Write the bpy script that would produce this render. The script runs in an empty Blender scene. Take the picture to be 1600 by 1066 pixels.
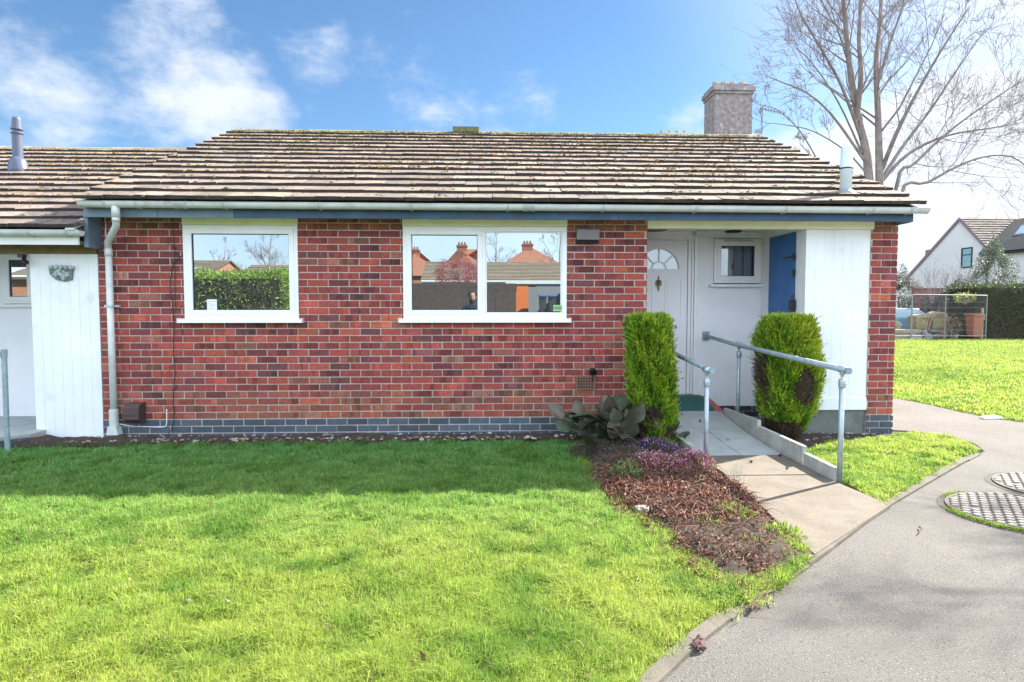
import bpy, bmesh, math, random
import numpy as np
from mathutils import Vector, Matrix
R = math.radians
rng = np.random.default_rng(7); random.seed(7)
S = bpy.context.scene; COL = S.collection
# ------------------------------------------------------------------ camera
FPX = 980.0; YAW = R(2.3); TILT = R(3.0); EYE = 1.45
cd = bpy.data.cameras.new('camera'); cam = bpy.data.objects.new('camera', cd); COL.objects.link(cam)
cam.location = (0, 0, EYE); cam.rotation_euler = (R(90)-TILT, 0, -YAW)
cd.sensor_width = 36; cd.lens = FPX/1600*36; cd.clip_start = .05; cd.clip_end = 2000
S.camera = cam
_F = np.array([math.sin(YAW)*math.cos(TILT), math.cos(YAW)*math.cos(TILT), -math.sin(TILT)])
_R = np.array([math.cos(YAW), -math.sin(YAW), 0]); _U = np.cross(_R, _F)
def ray(px, py): return _F + _R*(px-800)/FPX + _U*(533-py)/FPX
def at(px, py, Y): r = ray(px, py); p = r*(Y/r[1]); return (p[0], Y, p[2]+EYE)
def gd(px, py, z=0): r = ray(px, py); p = r*((z-EYE)/r[2]); return (p[0], p[1])
# ------------------------------------------------------------------ light
SEL = R(35.7); SAZ = math.atan2(.873, .488)          # azimuth from +Y towards +X
sd = Vector((math.sin(SAZ)*math.cos(SEL), math.cos(SAZ)*math.cos(SEL), math.sin(SEL)))
sl = bpy.data.lights.new('sun', 'SUN'); sl.energy = 4.6; sl.angle = R(.55); sl.color = (1, .93, .80)
so = bpy.data.objects.new('sun', sl); COL.objects.link(so); so.rotation_euler = sd.to_track_quat('Z', 'Y').to_euler(); so.location = sd*50
S.view_settings.view_transform = 'Standard'; S.view_settings.look = 'None'; S.view_settings.gamma = 1
S.view_settings.exposure = 1.95
W = bpy.data.worlds.new('World'); S.world = W; W.use_nodes = True
nt = W.node_tree; nt.nodes.clear()
def N(t, **k):
    n = nt.nodes.new(t)
    for a, b in k.items(): setattr(n, a, b)
    return n
def L(a, b): nt.links.new(a, b)
def MATH(op, a, b=None, c=None, clamp=False):
    n = N('ShaderNodeMath', operation=op, use_clamp=clamp)
    for i, v in enumerate((a, b, c)):
        if v is None: continue
        if isinstance(v, (int, float)): n.inputs[i].default_value = v
        else: L(v, n.inputs[i])
    return n.outputs[0]
def RANGE(v, a, b, c=0, d=1, smooth=True):
    n = N('ShaderNodeMapRange', interpolation_type='SMOOTHSTEP' if smooth else 'LINEAR')
    L(v, n.inputs['Value'])
    for k, x in zip(('From Min', 'From Max', 'To Min', 'To Max'), (a, b, c, d)): n.inputs[k].default_value = x
    return n.outputs[0]
def MIX(f, a, b, bt='MIX'):
    n = N('ShaderNodeMix', data_type='RGBA', blend_type=bt)
    for i, v in ((0, f), (6, a), (7, b)):
        if isinstance(v, (int, float)): n.inputs[i].default_value = v
        elif isinstance(v, tuple): n.inputs[i].default_value = (*v, 1)
        else: L(v, n.inputs[i])
    return n.outputs[2]
sky = N('ShaderNodeTexSky', sky_type='NISHITA', sun_disc=False)
sky.sun_elevation = SEL; sky.sun_rotation = SAZ; sky.air_density = 1.0; sky.dust_density = .3; sky.ozone_density = 3
geo = N('ShaderNodeTexCoord'); dirv = geo.outputs['Generated']
sep = N('ShaderNodeSeparateXYZ'); L(dirv, sep.inputs[0])
def dotd(v):
    v = Vector(v).normalized(); n = N('ShaderNodeVectorMath', operation='DOT_PRODUCT'); L(dirv, n.inputs[0]); n.inputs[1].default_value = v; return n.outputs['Value']
nz = N('ShaderNodeTexNoise'); nz.inputs['Scale'].default_value = 8; nz.inputs['Detail'].default_value = 12; nz.inputs['Roughness'].default_value = .62; nz.inputs['Distortion'].default_value = .12
mp = N('ShaderNodeMapping'); mp.inputs['Scale'].default_value = (1, 1, 1.7); mp.inputs['Location'].default_value = (.3, 1.1, .2); L(dirv, mp.inputs[0]); L(mp.outputs[0], nz.inputs['Vector'])
nz2 = N('ShaderNodeTexNoise'); nz2.inputs['Scale'].default_value = 2.2; nz2.inputs['Detail'].default_value = 5; L(dirv, nz2.inputs['Vector'])
blobs = [(75, 150, 80, .85), (170, 165, 90, .6), (320, 145, 85, .95), (390, 190, 55, .9), (120, 200, 90, .7), (265, 25, 65, .9), (210, 190, 110, .75), (490, 75, 55, .62), (680, 160, 75, .66), (800, 180, 60, .55),
         (590, 60, 120, .36), (1590, 60, 90, .9), (1600, 180, 100, 1.1), (1510, 360, 170, 2.2), (1230, 290, 80, 1.1), (1370, 300, 100, 1.5), (1090, 200, 60, .6), (20, 20, 70, .4)]
acc = None
for (px, py, rr, k) in blobs:
    d = dotd(ray(px, py)); a = math.atan(rr*1.25/FPX)
    m = RANGE(d, math.cos(a*1.25), math.cos(a*.12), 0, k)
    acc = m if acc is None else MATH('MAXIMUM', acc, m)
cl = MATH('MULTIPLY_ADD', MATH('SUBTRACT', nz.outputs[0], .5), 2.1, acc)
cloud = RANGE(cl, .40, 1.30)
# hazy bright cloud sheet in the half of the sky behind the camera
back = RANGE(sep.outputs['Y'], .25, -.35)
sheet = MATH('MULTIPLY', back, RANGE(nz2.outputs[0], .25, .65, .55, .9))
glow = RANGE(dotd(sd), .72, 1.0, 0, 1)
scol = MIX(1.0, sky.outputs[0], (.425, .525, .575), 'MULTIPLY')
c1 = MIX(MATH('MULTIPLY', cloud, .93), scol, (3.05, 3.25, 3.6))
c2 = MIX(sheet, c1, (7.5, 8.5, 9.6))
c3 = MIX(MATH('MULTIPLY', glow, .6), c2, (4.2, 4.5, 4.8))
bg = N('ShaderNodeBackground'); bg.inputs[1].default_value = .085; L(c3, bg.inputs[0])
wo = N('ShaderNodeOutputWorld'); L(bg.outputs[0], wo.inputs[0])
# ------------------------------------------------------------------ helpers
def sin1(c): return (*c, 1.0)
MATS = {}
def mat(name, col=(.5, .5, .5), rough=.7, metal=0, var=.0, vs=6, bump=0, bs=60, vcol=False, trans=0, spec=.5, stain=None, crack=0, coords='Object'):
    """stain=(colour, scale, lo, hi): irregular patches of a second real colour"""
    if name in MATS: return MATS[name]
    m = bpy.data.materials.new(name); m.use_nodes = True; t = m.node_tree; t.nodes.clear()
    def n(ty, **k):
        x = t.nodes.new(ty)
        for a, b in k.items(): setattr(x, a, b)
        return x
    out = n('ShaderNodeOutputMaterial'); b = n('ShaderNodeBsdfPrincipled')
    b.inputs['Roughness'].default_value = rough; b.inputs['Metallic'].default_value = metal
    b.inputs['Specular IOR Level'].default_value = spec
    tc = n('ShaderNodeTexCoord').outputs[coords]
    if vcol:
        a = n('ShaderNodeAttribute', attribute_name='col'); c = a.outputs['Color']
    else:
        a = n('ShaderNodeRGB'); a.outputs[0].default_value = sin1(col); c = a.outputs[0]
    def noise(sc, det=6, ro=.6):
        q = n('ShaderNodeTexNoise'); q.inputs['Scale'].default_value = sc; q.inputs['Detail'].default_value = det; q.inputs['Roughness'].default_value = ro
        t.links.new(tc, q.inputs['Vector']); return q.outputs[0]
    if stain:
        for st in (stain if isinstance(stain, list) else [stain]):
            r = n('ShaderNodeMapRange', interpolation_type='SMOOTHSTEP'); t.links.new(noise(st[1]), r.inputs['Value'])
            r.inputs['From Min'].default_value = st[2]; r.inputs['From Max'].default_value = st[3]
            mx = n('ShaderNodeMix', data_type='RGBA'); t.links.new(r.outputs[0], mx.inputs[0]); t.links.new(c, mx.inputs[6]); mx.inputs[7].default_value = sin1(st[0]); c = mx.outputs[2]
    if crack:
        nz_ = n('ShaderNodeTexNoise'); nz_.inputs['Scale'].default_value = 3; nz_.inputs['Detail'].default_value = 6; t.links.new(tc, nz_.inputs['Vector'])
        ad = n('ShaderNodeVectorMath', operation='MULTIPLY_ADD'); t.links.new(nz_.outputs[1], ad.inputs[0]); ad.inputs[1].default_value = (.5, .5, .5); t.links.new(tc, ad.inputs[2])
        vo = n('ShaderNodeTexVoronoi', feature='DISTANCE_TO_EDGE'); vo.inputs['Scale'].default_value = crack; t.links.new(ad.outputs[0], vo.inputs['Vector'])
        r = n('ShaderNodeMapRange'); t.links.new(vo.outputs[0], r.inputs['Value']); r.inputs['From Min'].default_value = .002; r.inputs['From Max'].default_value = .007; r.inputs['To Min'].default_value = 1; r.inputs['To Max'].default_value = 0
        r2 = n('ShaderNodeMapRange'); t.links.new(noise(.9), r2.inputs['Value']); r2.inputs['From Min'].default_value = .5; r2.inputs['From Max'].default_value = .58
        mu = n('ShaderNodeMath', operation='MULTIPLY'); t.links.new(r.outputs[0], mu.inputs[0]); t.links.new(r2.outputs[0], mu.inputs[1])
        mx = n('ShaderNodeMix', data_type='RGBA'); t.links.new(mu.outputs[0], mx.inputs[0]); t.links.new(c, mx.inputs[6]); mx.inputs[7].default_value = (.035, .03, .026, 1); c = mx.outputs[2]
    if var:
        r = n('ShaderNodeMapRange'); t.links.new(noise(vs), r.inputs['Value'])
        r.inputs['From Min'].default_value = .3; r.inputs['From Max'].default_value = .7; r.inputs['To Min'].default_value = 1-var; r.inputs['To Max'].default_value = 1+var
        mx = n('ShaderNodeVectorMath', operation='SCALE'); t.links.new(c, mx.inputs[0]); t.links.new(r.outputs[0], mx.inputs['Scale']); c = mx.outputs[0]
    t.links.new(c, b.inputs['Base Color'])
    if bump:
        bp = n('ShaderNodeBump'); bp.inputs['Strength'].default_value = bump; bp.inputs['Distance'].default_value = .01
        t.links.new(noise(bs, 5, .65), bp.inputs['Height']); t.links.new(bp.outputs[0], b.inputs['Normal'])
    sh = b.outputs[0]
    if trans:
        tr = n('ShaderNodeBsdfTranslucent'); t.links.new(c, tr.inputs[0]); mx = n('ShaderNodeMixShader'); mx.inputs[0].default_value = trans
        t.links.new(sh, mx.inputs[1]); t.links.new(tr.outputs[0], mx.inputs[2]); sh = mx.outputs[0]
    t.links.new(sh, out.inputs[0]); MATS[name] = m; return m
def glassmat(name, refl, tint=(.75, .9, 1), dark=(.02, .025, .03), clear=0):
    m = bpy.data.materials.new(name); m.use_nodes = True; t = m.node_tree; t.nodes.clear()
    out = t.nodes.new('ShaderNodeOutputMaterial'); g = t.nodes.new('ShaderNodeBsdfGlossy'); g.inputs['Roughness'].default_value = .0; g.inputs[0].default_value = sin1(tint)
    if clear: d = t.nodes.new('ShaderNodeBsdfTransparent'); d.inputs[0].default_value = (clear, clear, clear, 1)
    else: d = t.nodes.new('ShaderNodeBsdfDiffuse'); d.inputs[0].default_value = sin1(dark)
    mx = t.nodes.new('ShaderNodeMixShader'); mx.inputs[0].default_value = refl
    t.links.new(d.outputs[0], mx.inputs[1]); t.links.new(g.outputs[0], mx.inputs[2]); t.links.new(mx.outputs[0], out.inputs[0]); return m

def link(name, me, parent=None):
    o = bpy.data.objects.new(name, me); COL.objects.link(o)
    if parent is not None:
        o.parent = parent
        if parent.type == 'EMPTY' and not parent.get('_local'): o.location = -parent.location
    return o
def tag(o, label=None, cat=None, group=None, kind=None):
    if label: o['label'] = label
    if cat: o['category'] = cat
    if group: o['group'] = group
    if kind: o['kind'] = kind
    return o
def thing(name, loc, label, cat, group=None, local=False):
    o = bpy.data.objects.new(name, None); COL.objects.link(o); o.location = loc; o.empty_display_size = .2
    if local: o['_local'] = 1
    return tag(o, label, cat, group)
class MB:
    def __init__(s): s.v = []; s.f = []; s.mi = []; s.c = []; s.n = 0; s.m = 0; s.col = (1, 1, 1)
    def add(s, V, Fs, col=None, m=None):
        V = [tuple(map(float, p)) for p in V]; s.v += V; s.f += [tuple(i+s.n for i in f) for f in Fs]
        s.c += [col or s.col]*len(V); s.mi += [s.m if m is None else m]*len(Fs); s.n += len(V); return s
    def box(s, x0, x1, y0, y1, z0, z1, col=None, m=None):
        V = [(x0,y0,z0),(x1,y0,z0),(x1,y1,z0),(x0,y1,z0),(x0,y0,z1),(x1,y0,z1),(x1,y1,z1),(x0,y1,z1)]
        return s.add(V, [(0,3,2,1),(4,5,6,7),(0,1,5,4),(1,2,6,5),(2,3,7,6),(3,0,4,7)], col, m)
    def hexa(s, V, col=None, m=None):
        return s.add(V, [(0,3,2,1),(4,5,6,7),(0,1,5,4),(1,2,6,5),(2,3,7,6),(3,0,4,7)], col, m)
    def prism(s, pts, a, b, axis='y', col=None, m=None):
        """polygon in the two other axes, extruded from a to b"""
        n = len(pts)
        def P(p, t): return {'y': (p[0], t, p[1]), 'x': (t, p[0], p[1]), 'z': (p[0], p[1], t)}[axis]
        V = [P(p, a) for p in pts]+[P(p, b) for p in pts]
        return s.add(V, [tuple(range(n)), tuple(range(2*n-1, n-1, -1))]+[(i, (i+1) % n, n+(i+1) % n, n+i)[::-1] for i in range(n)], col, m)
    def tube(s, pts, r, k=8, caps=True, col=None, m=None):
        pts = [Vector(p) for p in pts]; rs = r if isinstance(r, (list, tuple)) else [r]*len(pts)
        V = []; Fs = []; up = None
        for i, p in enumerate(pts):
            d = (pts[min(i+1, len(pts)-1)]-pts[max(i-1, 0)]).normalized()
            if up is None: up = d.orthogonal().normalized()
            up = (up-d*up.dot(d))
            up = up.normalized() if up.length > 1e-5 else d.orthogonal().normalized()
            q = d.cross(up)
            for j in range(k):
                a = 2*math.pi*j/k; V.append(p+(up*math.cos(a)+q*math.sin(a))*rs[i])
        for i in range(len(pts)-1):
            for j in range(k): Fs.append((i*k+j, i*k+(j+1) % k, (i+1)*k+(j+1) % k, (i+1)*k+j))
        if caps: Fs += [tuple(range(k-1, -1, -1)), tuple(range((len(pts)-1)*k, len(pts)*k))]
        return s.add(V, Fs, col, m)
    def lathe(s, cx, cy, prof, k=16, col=None, m=None, sx=1, sy=1):
        V = []; Fs = []
        for (r, z) in prof:
            for j in range(k): a = 2*math.pi*j/k; V.append((cx+r*math.cos(a)*sx, cy+r*math.sin(a)*sy, z))
        for i in range(len(prof)-1):
            for j in range(k): Fs.append((i*k+j, i*k+(j+1) % k, (i+1)*k+(j+1) % k, (i+1)*k+j))
        Fs += [tuple(range(k-1, -1, -1)), tuple(range((len(prof)-1)*k, len(prof)*k))]
        return s.add(V, Fs, col, m)
    def blob(s, c, r, col=None, m=None, jit=.25, flat=1):
        t = (1+5**.5)/2; B = [(-1,t,0),(1,t,0),(-1,-t,0),(1,-t,0),(0,-1,t),(0,1,t),(0,-1,-t),(0,1,-t),(t,0,-1),(t,0,1),(-t,0,-1),(-t,0,1)]
        Fs = [(0,11,5),(0,5,1),(0,1,7),(0,7,10),(0,10,11),(1,5,9),(5,11,4),(11,10,2),(10,7,6),(7,1,8),(3,9,4),(3,4,2),(3,2,6),(3,6,8),(3,8,9),(4,9,5),(2,4,11),(6,2,10),(8,6,7),(9,8,1)]
        V = []
        for b in B:
            k = r/1.9*(1+random.uniform(-jit, jit)); V.append((c[0]+b[0]*k, c[1]+b[1]*k, c[2]+b[2]*k*flat))
        return s.add(V, Fs, col, m)
    def build(s, name, mats, parent=None, smooth=False, bevel=0, label=None):
        me = bpy.data.meshes.new(name); me.from_pydata(s.v, [], s.f)
        if not isinstance(mats, (list, tuple)): mats = [mats]
        for m in mats: me.materials.append(m)
        me.polygons.foreach_set('material_index', s.mi)
        if any(c != (1, 1, 1) for c in s.c[:2000:7]) or s.col != (1, 1, 1):
            a = me.color_attributes.new('col', 'FLOAT_COLOR', 'POINT')
            arr = np.ones((s.n, 4), 'f'); arr[:, :3] = np.array(s.c, 'f'); a.data.foreach_set('color', arr.ravel())
        if smooth: me.polygons.foreach_set('use_smooth', [True]*len(s.f))
        me.update(); o = link(name, me, parent)
        if bevel:
            b = o.modifiers.new('bevel', 'BEVEL'); b.width = bevel; b.segments = 2; b.limit_method = 'ANGLE'
        if label: o['label'] = label
        return o
def npmesh(name, V, F4, col, m, parent=None, loops=4):
    """V (n,3), F (k,loops) arrays; col (n,3)"""
    me = bpy.data.meshes.new(name); me.vertices.add(len(V)); me.vertices.foreach_set('co', V.astype('f').ravel())
    me.loops.add(F4.size); me.loops.foreach_set('vertex_index', F4.astype('i').ravel())
    me.polygons.add(len(F4)); me.polygons.foreach_set('loop_start', np.arange(len(F4), dtype='i')*loops)
    try: me.polygons.foreach_set('loop_total', np.full(len(F4), loops, 'i'))
    except Exception: pass
    me.update(calc_edges=True); me.materials.append(m)
    if col is not None:
        a = me.color_attributes.new('col', 'FLOAT_COLOR', 'POINT'); arr = np.ones((len(V), 4), 'f'); arr[:, :3] = col; a.data.foreach_set('color', arr.ravel())
    return link(name, me, parent)
def inpoly(P, poly):
    x, y = P[:, 0], P[:, 1]; c = np.zeros(len(P), bool); n = len(poly)
    for i in range(n):
        x1, y1 = poly[i]; x2, y2 = poly[(i+1) % n]
        k = ((y1 > y) != (y2 > y)) & (x < (x2-x1)*(y-y1)/((y2-y1) or 1e-9)+x1); c ^= k
    return c
def vnoise(P, sc, seed=0):
    """cheap smooth value noise on the plane"""
    r = np.random.default_rng(seed); T = r.random((64, 64)); q = P[:, :2]*sc; i = np.floor(q).astype(int); f = q-i; f = f*f*(3-2*f); i %= 64; j = (i+1) % 64
    a = T[i[:, 0], i[:, 1]]; b = T[j[:, 0], i[:, 1]]; c = T[i[:, 0], j[:, 1]]; d = T[j[:, 0], j[:, 1]]
    return (a*(1-f[:, 0])+b*f[:, 0])*(1-f[:, 1])+(c*(1-f[:, 0])+d*f[:, 0])*f[:, 1]
def gz(x, y):
    """terrain height"""
    y = np.asarray(y, float); x = np.asarray(x, float)
    t = np.clip((-2-y)/20, 0, 1); return 1.2*t*t*(3-2*t)
# ------------------------------------------------------------------ materials
M_brick = mat('brick', vcol=True, rough=.88, var=.34, vs=38, bump=.7, bs=110, stain=[((.40, .27, .22), 9, .68, .84), ((.13, .06, .055), 2.2, .62, .9)])
M_mortar = mat('mortar', (.52, .43, .40), .95, var=.2, vs=25, bump=.6, bs=160)
M_blue = mat('engineering_brick', vcol=True, rough=.5, var=.2, vs=20, bump=.25, bs=90)
M_tile = mat('roof_tile', vcol=True, rough=.92, var=.3, vs=14, bump=.8, bs=70, stain=[((.25, .18, .09), 16, .58, .72), ((.08, .075, .06), 9, .58, .74)])
M_moss = mat('moss', vcol=True, rough=1, bump=.8, bs=200)
M_pvc = mat('white_pvc', (.84, .86, .90), .32, var=.05, vs=3)
M_white = mat('white_paint', (.82, .85, .91), .55, var=.05, vs=2.5, bump=.15, bs=45, stain=[((.64, .66, .66), 3.5, .58, .84), ((.48, .48, .43), 22, .67, .77)])
M_render = mat('white_render', (.85, .87, .92), .85, var=.05, vs=3, bump=.35, bs=70)
M_cream = mat('cream_board', (.84, .84, .66), .7, var=.08, vs=4, bump=.1, bs=50)
M_fascia = mat('blue_fascia_paint', (.028, .075, .15), .5, var=.25, vs=5, bump=.2, bs=40, stain=((.06, .11, .18), 4, .55, .8))
M_fasciag = mat('grey_fascia_paint', (.13, .19, .25), .55, var=.2, vs=5, bump=.2, bs=40)
M_gutter = mat('gutter_plastic', (.62, .66, .67), .4, var=.14, vs=5, stain=[((.38, .41, .40), 7, .58, .8), ((.25, .27, .22), 21, .68, .78)])
M_gutterb = mat('bracket_plastic', (.46, .5, .52), .45)
M_blued = mat('blue_door_paint', (.03, .14, .40), .45, var=.15, vs=6, bump=.15, bs=40)
M_black = mat('black_metal', (.015, .015, .017), .4)
M_dark = mat('dark_void', (.012, .012, .014), .9)
M_brass = mat('aged_brass', (.28, .23, .1), .35, metal=.8)
M_galv = mat('galvanised_steel', (.42, .50, .55), .42, metal=.55, var=.18, vs=25, bump=.1, bs=80)
M_galvb = mat('blue_grey_steel', (.28, .36, .42), .45, metal=.25, var=.25, vs=20, bump=.15, bs=60)
M_conc = mat('concrete', (.165, .138, .112), .92, crack=.6, var=.2, vs=4, bump=.5, bs=120, stain=[((.115, .098, .08), 2.2, .5, .75), ((.23, .20, .17), 70, .55, .68), ((.19, .15, .09), 1.6, .58, .66)])
M_slab = mat('paving_slab', (.36, .385, .39), .9, var=.14, vs=5, bump=.35, bs=120, stain=((.26, .28, .28), 3, .58, .8))
M_kerb = mat('kerb_concrete', (.42, .42, .39), .93, var=.22, vs=8, bump=.7, bs=90, stain=((.25, .27, .22), 6, .55, .8))
M_edge = mat('edging_concrete', (.135, .118, .10), .93, var=.2, vs=8, bump=.6, bs=110, stain=[((.09, .10, .05), 5, .5, .7), ((.20, .18, .16), 11, .6, .75)])
M_asph = mat('worn_asphalt', (.142, .130, .123), .9, var=.12, vs=1.2, bump=1.0, bs=150, stain=[((.05, .046, .044), 105, .56, .66), ((.38, .36, .34), 150, .585, .66), ((.12, .11, .105), 1.1, .48, .78), ((.20, .17, .13), 2.7, .62, .8)])
M_soil = mat('soil', (.045, .032, .024), 1, var=.4, vs=18, bump=1, bs=60, stain=((.10, .07, .052), 30, .56, .7))
M_earth = mat('turf_soil', (.055, .075, .02), 1, var=.4, vs=12, bump=1, bs=40)
M_grass = mat('grass_blades', vcol=True, rough=.6, trans=.5, spec=.25)
M_leaf = mat('leaf', vcol=True, rough=.5, trans=.3, spec=.4)
M_litter = mat('leaf_litter', vcol=True, rough=.8, trans=.12)
M_bark = mat('bark', (.20, .175, .17), .95, var=.3, vs=8, bump=.8, bs=40, stain=((.13, .15, .09), 3, .55, .8))
M_mat = mat('green_mat', (.03, .12, .11), .95, var=.2, vs=40, bump=.8, bs=200)
M_redp = mat('red_painted_brick', (.38, .11, .10), .8, var=.2, vs=20, bump=.3, bs=80)
M_timber = mat('stained_timber', (.22, .16, .08), .7, var=.3, vs=6, bump=.2, bs=40)
G_main = glassmat('window_glass', .40, (.80, .93, 1.0), (.03, .035, .04))
G_dim = glassmat('porch_glass', .16, (.9, .95, 1), clear=.75)
def rc(base, v=.12, hv=.05):
    k = 1+random.uniform(-v, v); return tuple(max(.002, b*k*(1+random.uniform(-hv, hv))) for b in base)
BR = [((.32, .066, .054), 44), ((.26, .054, .050), 40), ((.185, .045, .050), 24), ((.38, .075, .055), 12), ((.15, .050, .054), 6), ((.33, .14, .10), 3), ((.42, .10, .055), 5), ((.28, .095, .07), 8)]
def brickcol():
    return rc(random.choices([b[0] for b in BR], [b[1] for b in BR])[0], .16, .06)
def bricks(mb, u0, u1, v0, v1, mapf, holes=(), H=.0764, Wd=.225, phase=0, colf=brickcol, row0=0, J=.011, dep=.02, split=True):
    """individual chamfered brick faces; mapf(u, v, d) -> xyz, d = distance out of the mortar"""
    nrow = int(round((v1-v0)/H)) if abs((v1-v0)/H-round((v1-v0)/H)) < .1 else int(math.ceil((v1-v0)/H))
    for r in range(nrow):
        a = v0+r*H; b = min(a+H, v1)
        if b-a < .02: continue
        off = phase+(Wd/2 if (r+row0) % 2 else 0); k0 = int(math.floor((u0-off)/Wd))-1
        iv = [(u0, u1)]
        for (hu0, hu1, hv0, hv1) in holes:
            if a < hv1-.03 and b > hv0+.03:
                nv = []
                for (p, q) in iv:
                    if hu1 <= p or hu0 >= q: nv.append((p, q)); continue
                    if hu0 > p: nv.append((p, hu0))
                    if hu1 < q: nv.append((hu1, q))
                iv = nv
        for (p, q) in iv:
            k = k0
            while off+k*Wd < q:
                s = max(p, off+k*Wd); e = min(q, off+(k+1)*Wd); k += 1
                if e-s < .025: continue
                j = lambda t=.0016: random.uniform(-t, t)
                s2 = s+(J/2 if s > p+1e-6 else 0)+j(); e2 = e-(J/2 if e < q-1e-6 else 0)+j(); a2 = a+J/2+j(.001); b2 = b-J/2+j(.001)
                c = colf(); ch = .0035; wx = 0
                if split and (v1-b < .15 or a-v0 < .26): wx = random.uniform(.35, .8) if v1-b < .15 else random.uniform(0, .55)
                if wx: c = tuple(p_*(1-wx)+q_*wx for p_, q_ in zip(c, (.25, .125, .07)))
                pr = dep*.35+random.uniform(0, .003)
                cuts = [s2, e2]; cols = [c]
                if split and e2-s2 > .15 and random.random() < .72:       # kiss-mark banding across a stretcher
                    n = random.choice((2, 3, 3, 4)); w = (e2-s2); t = sorted(random.uniform(.2, .8) for _ in range(n-1)); cuts = [s2]+[s2+w*x for x in t]+[e2]
                    kk = random.choice((.6, .7, 1.25, 1.4)); c2 = tuple(min(.6, x*kk) for x in rc(c, .1, .06)); cols = [c if i % 2 == 0 else c2 for i in range(n)]
                m = len(cuts)-1
                V = []; C = []; Fs = []
                for i in range(m):
                    l = cuts[i]; rr = cuts[i+1]; li = l+(ch if i == 0 else 0); ri = rr-(ch if i == m-1 else 0)
                    V += [mapf(l, a2, 0), mapf(rr, a2, 0), mapf(rr, b2, 0), mapf(l, b2, 0), mapf(li, a2+ch, pr), mapf(ri, a2+ch, pr), mapf(ri, b2-ch, pr), mapf(li, b2-ch, pr)]
                    C += [cols[i]]*8; o = i*8; Fs += [(o+4, o+5, o+6, o+7), (o, o+1, o+5, o+4), (o+2, o+3, o+7, o+6)]
                    if i == 0: Fs.append((o+3, o, o+4, o+7))
                    if i == m-1: Fs.append((o+1, o+2, o+6, o+5))
                mb.v += [tuple(map(float, x)) for x in V]; mb.f += [tuple(x+mb.n for x in f) for f in Fs]; mb.c += C; mb.mi += [mb.m]*len(Fs); mb.n += len(V)
def slabholes(mb, x0, x1, y0, y1, z0, z1, holes, m=None):
    """solid wall slab with rectangular openings (x0,x1,z0,z1)"""
    xs = sorted({x0, x1, *[h[0] for h in holes], *[h[1] for h in holes]})
    for a, b in zip(xs, xs[1:]):
        z = z0
        for h in sorted([h for h in holes if h[0] <= a and h[1] >= b], key=lambda h: h[2]):
            if h[2] > z: mb.box(a, b, y0, y1, z, h[2], m=m)
            z = max(z, h[3])
        if z < z1: mb.box(a, b, y0, y1, z, z1, m=m)
def TILC():
    return rc(random.choice([(.245, .19, .16), (.215, .165, .14), (.27, .215, .175), (.19, .15, .13)]), .2, .06)
def tiles(mb, x0, x1, ye, ze, yr, zr, n, w=.30, thick=.037, colf=TILC, jit=.006):
    L = math.hypot(yr-ye, zr-ze); dy, dz = (yr-ye)/L, (zr-ze)/L; ny, nz_ = (-dz, dy) if yr > ye else (-dz, dy)
    if nz_ < 0: ny, nz_ = -ny, -nz_
    g = L/n
    def P(s, h): return ye+dy*s+ny*h, ze+dz*s+nz_*h
    for k in range(n):
        s0 = k*g; s1 = min(s0+g+.06, L); off = (w/2 if k % 2 else 0); x = x0-off
        while x < x1:
            a, b = max(x, x0), min(x+w, x1); x += w
            if b-a < .02: continue
            j = lambda: random.uniform(-jit, jit)
            h0 = .004+thick; ja, jb = j(), j(); js = random.uniform(-.013, .010)
            ya, za = P(s0+js, h0-thick); yb, zb = P(s1, -.022+.004); yc, zc = P(s0+js, h0+ja); yd, zd = P(s1, .004); yc2, zc2 = P(s0+js, h0+jb)
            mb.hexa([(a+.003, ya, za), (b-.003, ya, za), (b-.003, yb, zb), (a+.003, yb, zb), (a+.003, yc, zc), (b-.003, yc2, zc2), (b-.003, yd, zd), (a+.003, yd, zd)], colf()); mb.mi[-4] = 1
def leafcards(name, P, D, Ls, Ws, C, m, parent=None, bend=.25):
    """many small pointed leaves: base P, direction D (unit), length Ls, width Ws"""
    n = len(P); rn = rng.normal(size=(n, 3)); sd_ = np.cross(D, rn); sd_ /= np.linalg.norm(sd_, axis=1)[:, None]+1e-9
    nr = np.cross(D, sd_); Ls = Ls[:, None]; Ws = Ws[:, None]
    V = np.stack([P, P+D*Ls*.45+sd_*Ws/2+nr*Ls*bend*.3, P+D*Ls+nr*Ls*bend*rng.uniform(-1, 1, (n, 1)), P+D*Ls*.45-sd_*Ws/2+nr*Ls*bend*.3], 1).reshape(-1, 3)
    return npmesh(name, V, np.arange(4*n).reshape(n, 4), np.repeat(C, 4, 0), m, parent)
# ================================================================== GROUND
def terrain():
    xs = np.concatenate([np.linspace(-700, -40, 12), np.linspace(-36, 60, 49), np.linspace(70, 700, 12)])
    ys = np.concatenate([np.linspace(-700, -60, 10), np.linspace(-50, 0, 26), np.linspace(2, 60, 30), np.linspace(75, 800, 12)])
    X, Y = np.meshgrid(xs, ys, indexing='ij'); Z = gz(X, Y); V = np.stack([X, Y, Z], 2).reshape(-1, 3)
    ny = len(ys); F = []
    for i in range(len(xs)-1):
        for j in range(ny-1): F.append((i*ny+j, (i+1)*ny+j, (i+1)*ny+j+1, i*ny+j+1))
    o = npmesh('ground', V, np.array(F), None, M_earth); tag(o, kind='structure')
terrain()
def sheet(name, poly, z, m, thick=0):
    bm = bmesh.new(); vs = [bm.verts.new((x, y, z)) for x, y in poly]; f = bm.faces.new(vs)
    if f.normal.z < 0: f.normal_flip()
    bm.normal_update(); bmesh.ops.triangulate(bm, faces=bm.faces[:])
    me = bpy.data.meshes.new(name); bm.to_mesh(me); bm.free(); me.materials.append(m)
    for p in me.polygons: pass
    o = link(name, me); tag(o, kind='structure'); return o
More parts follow.
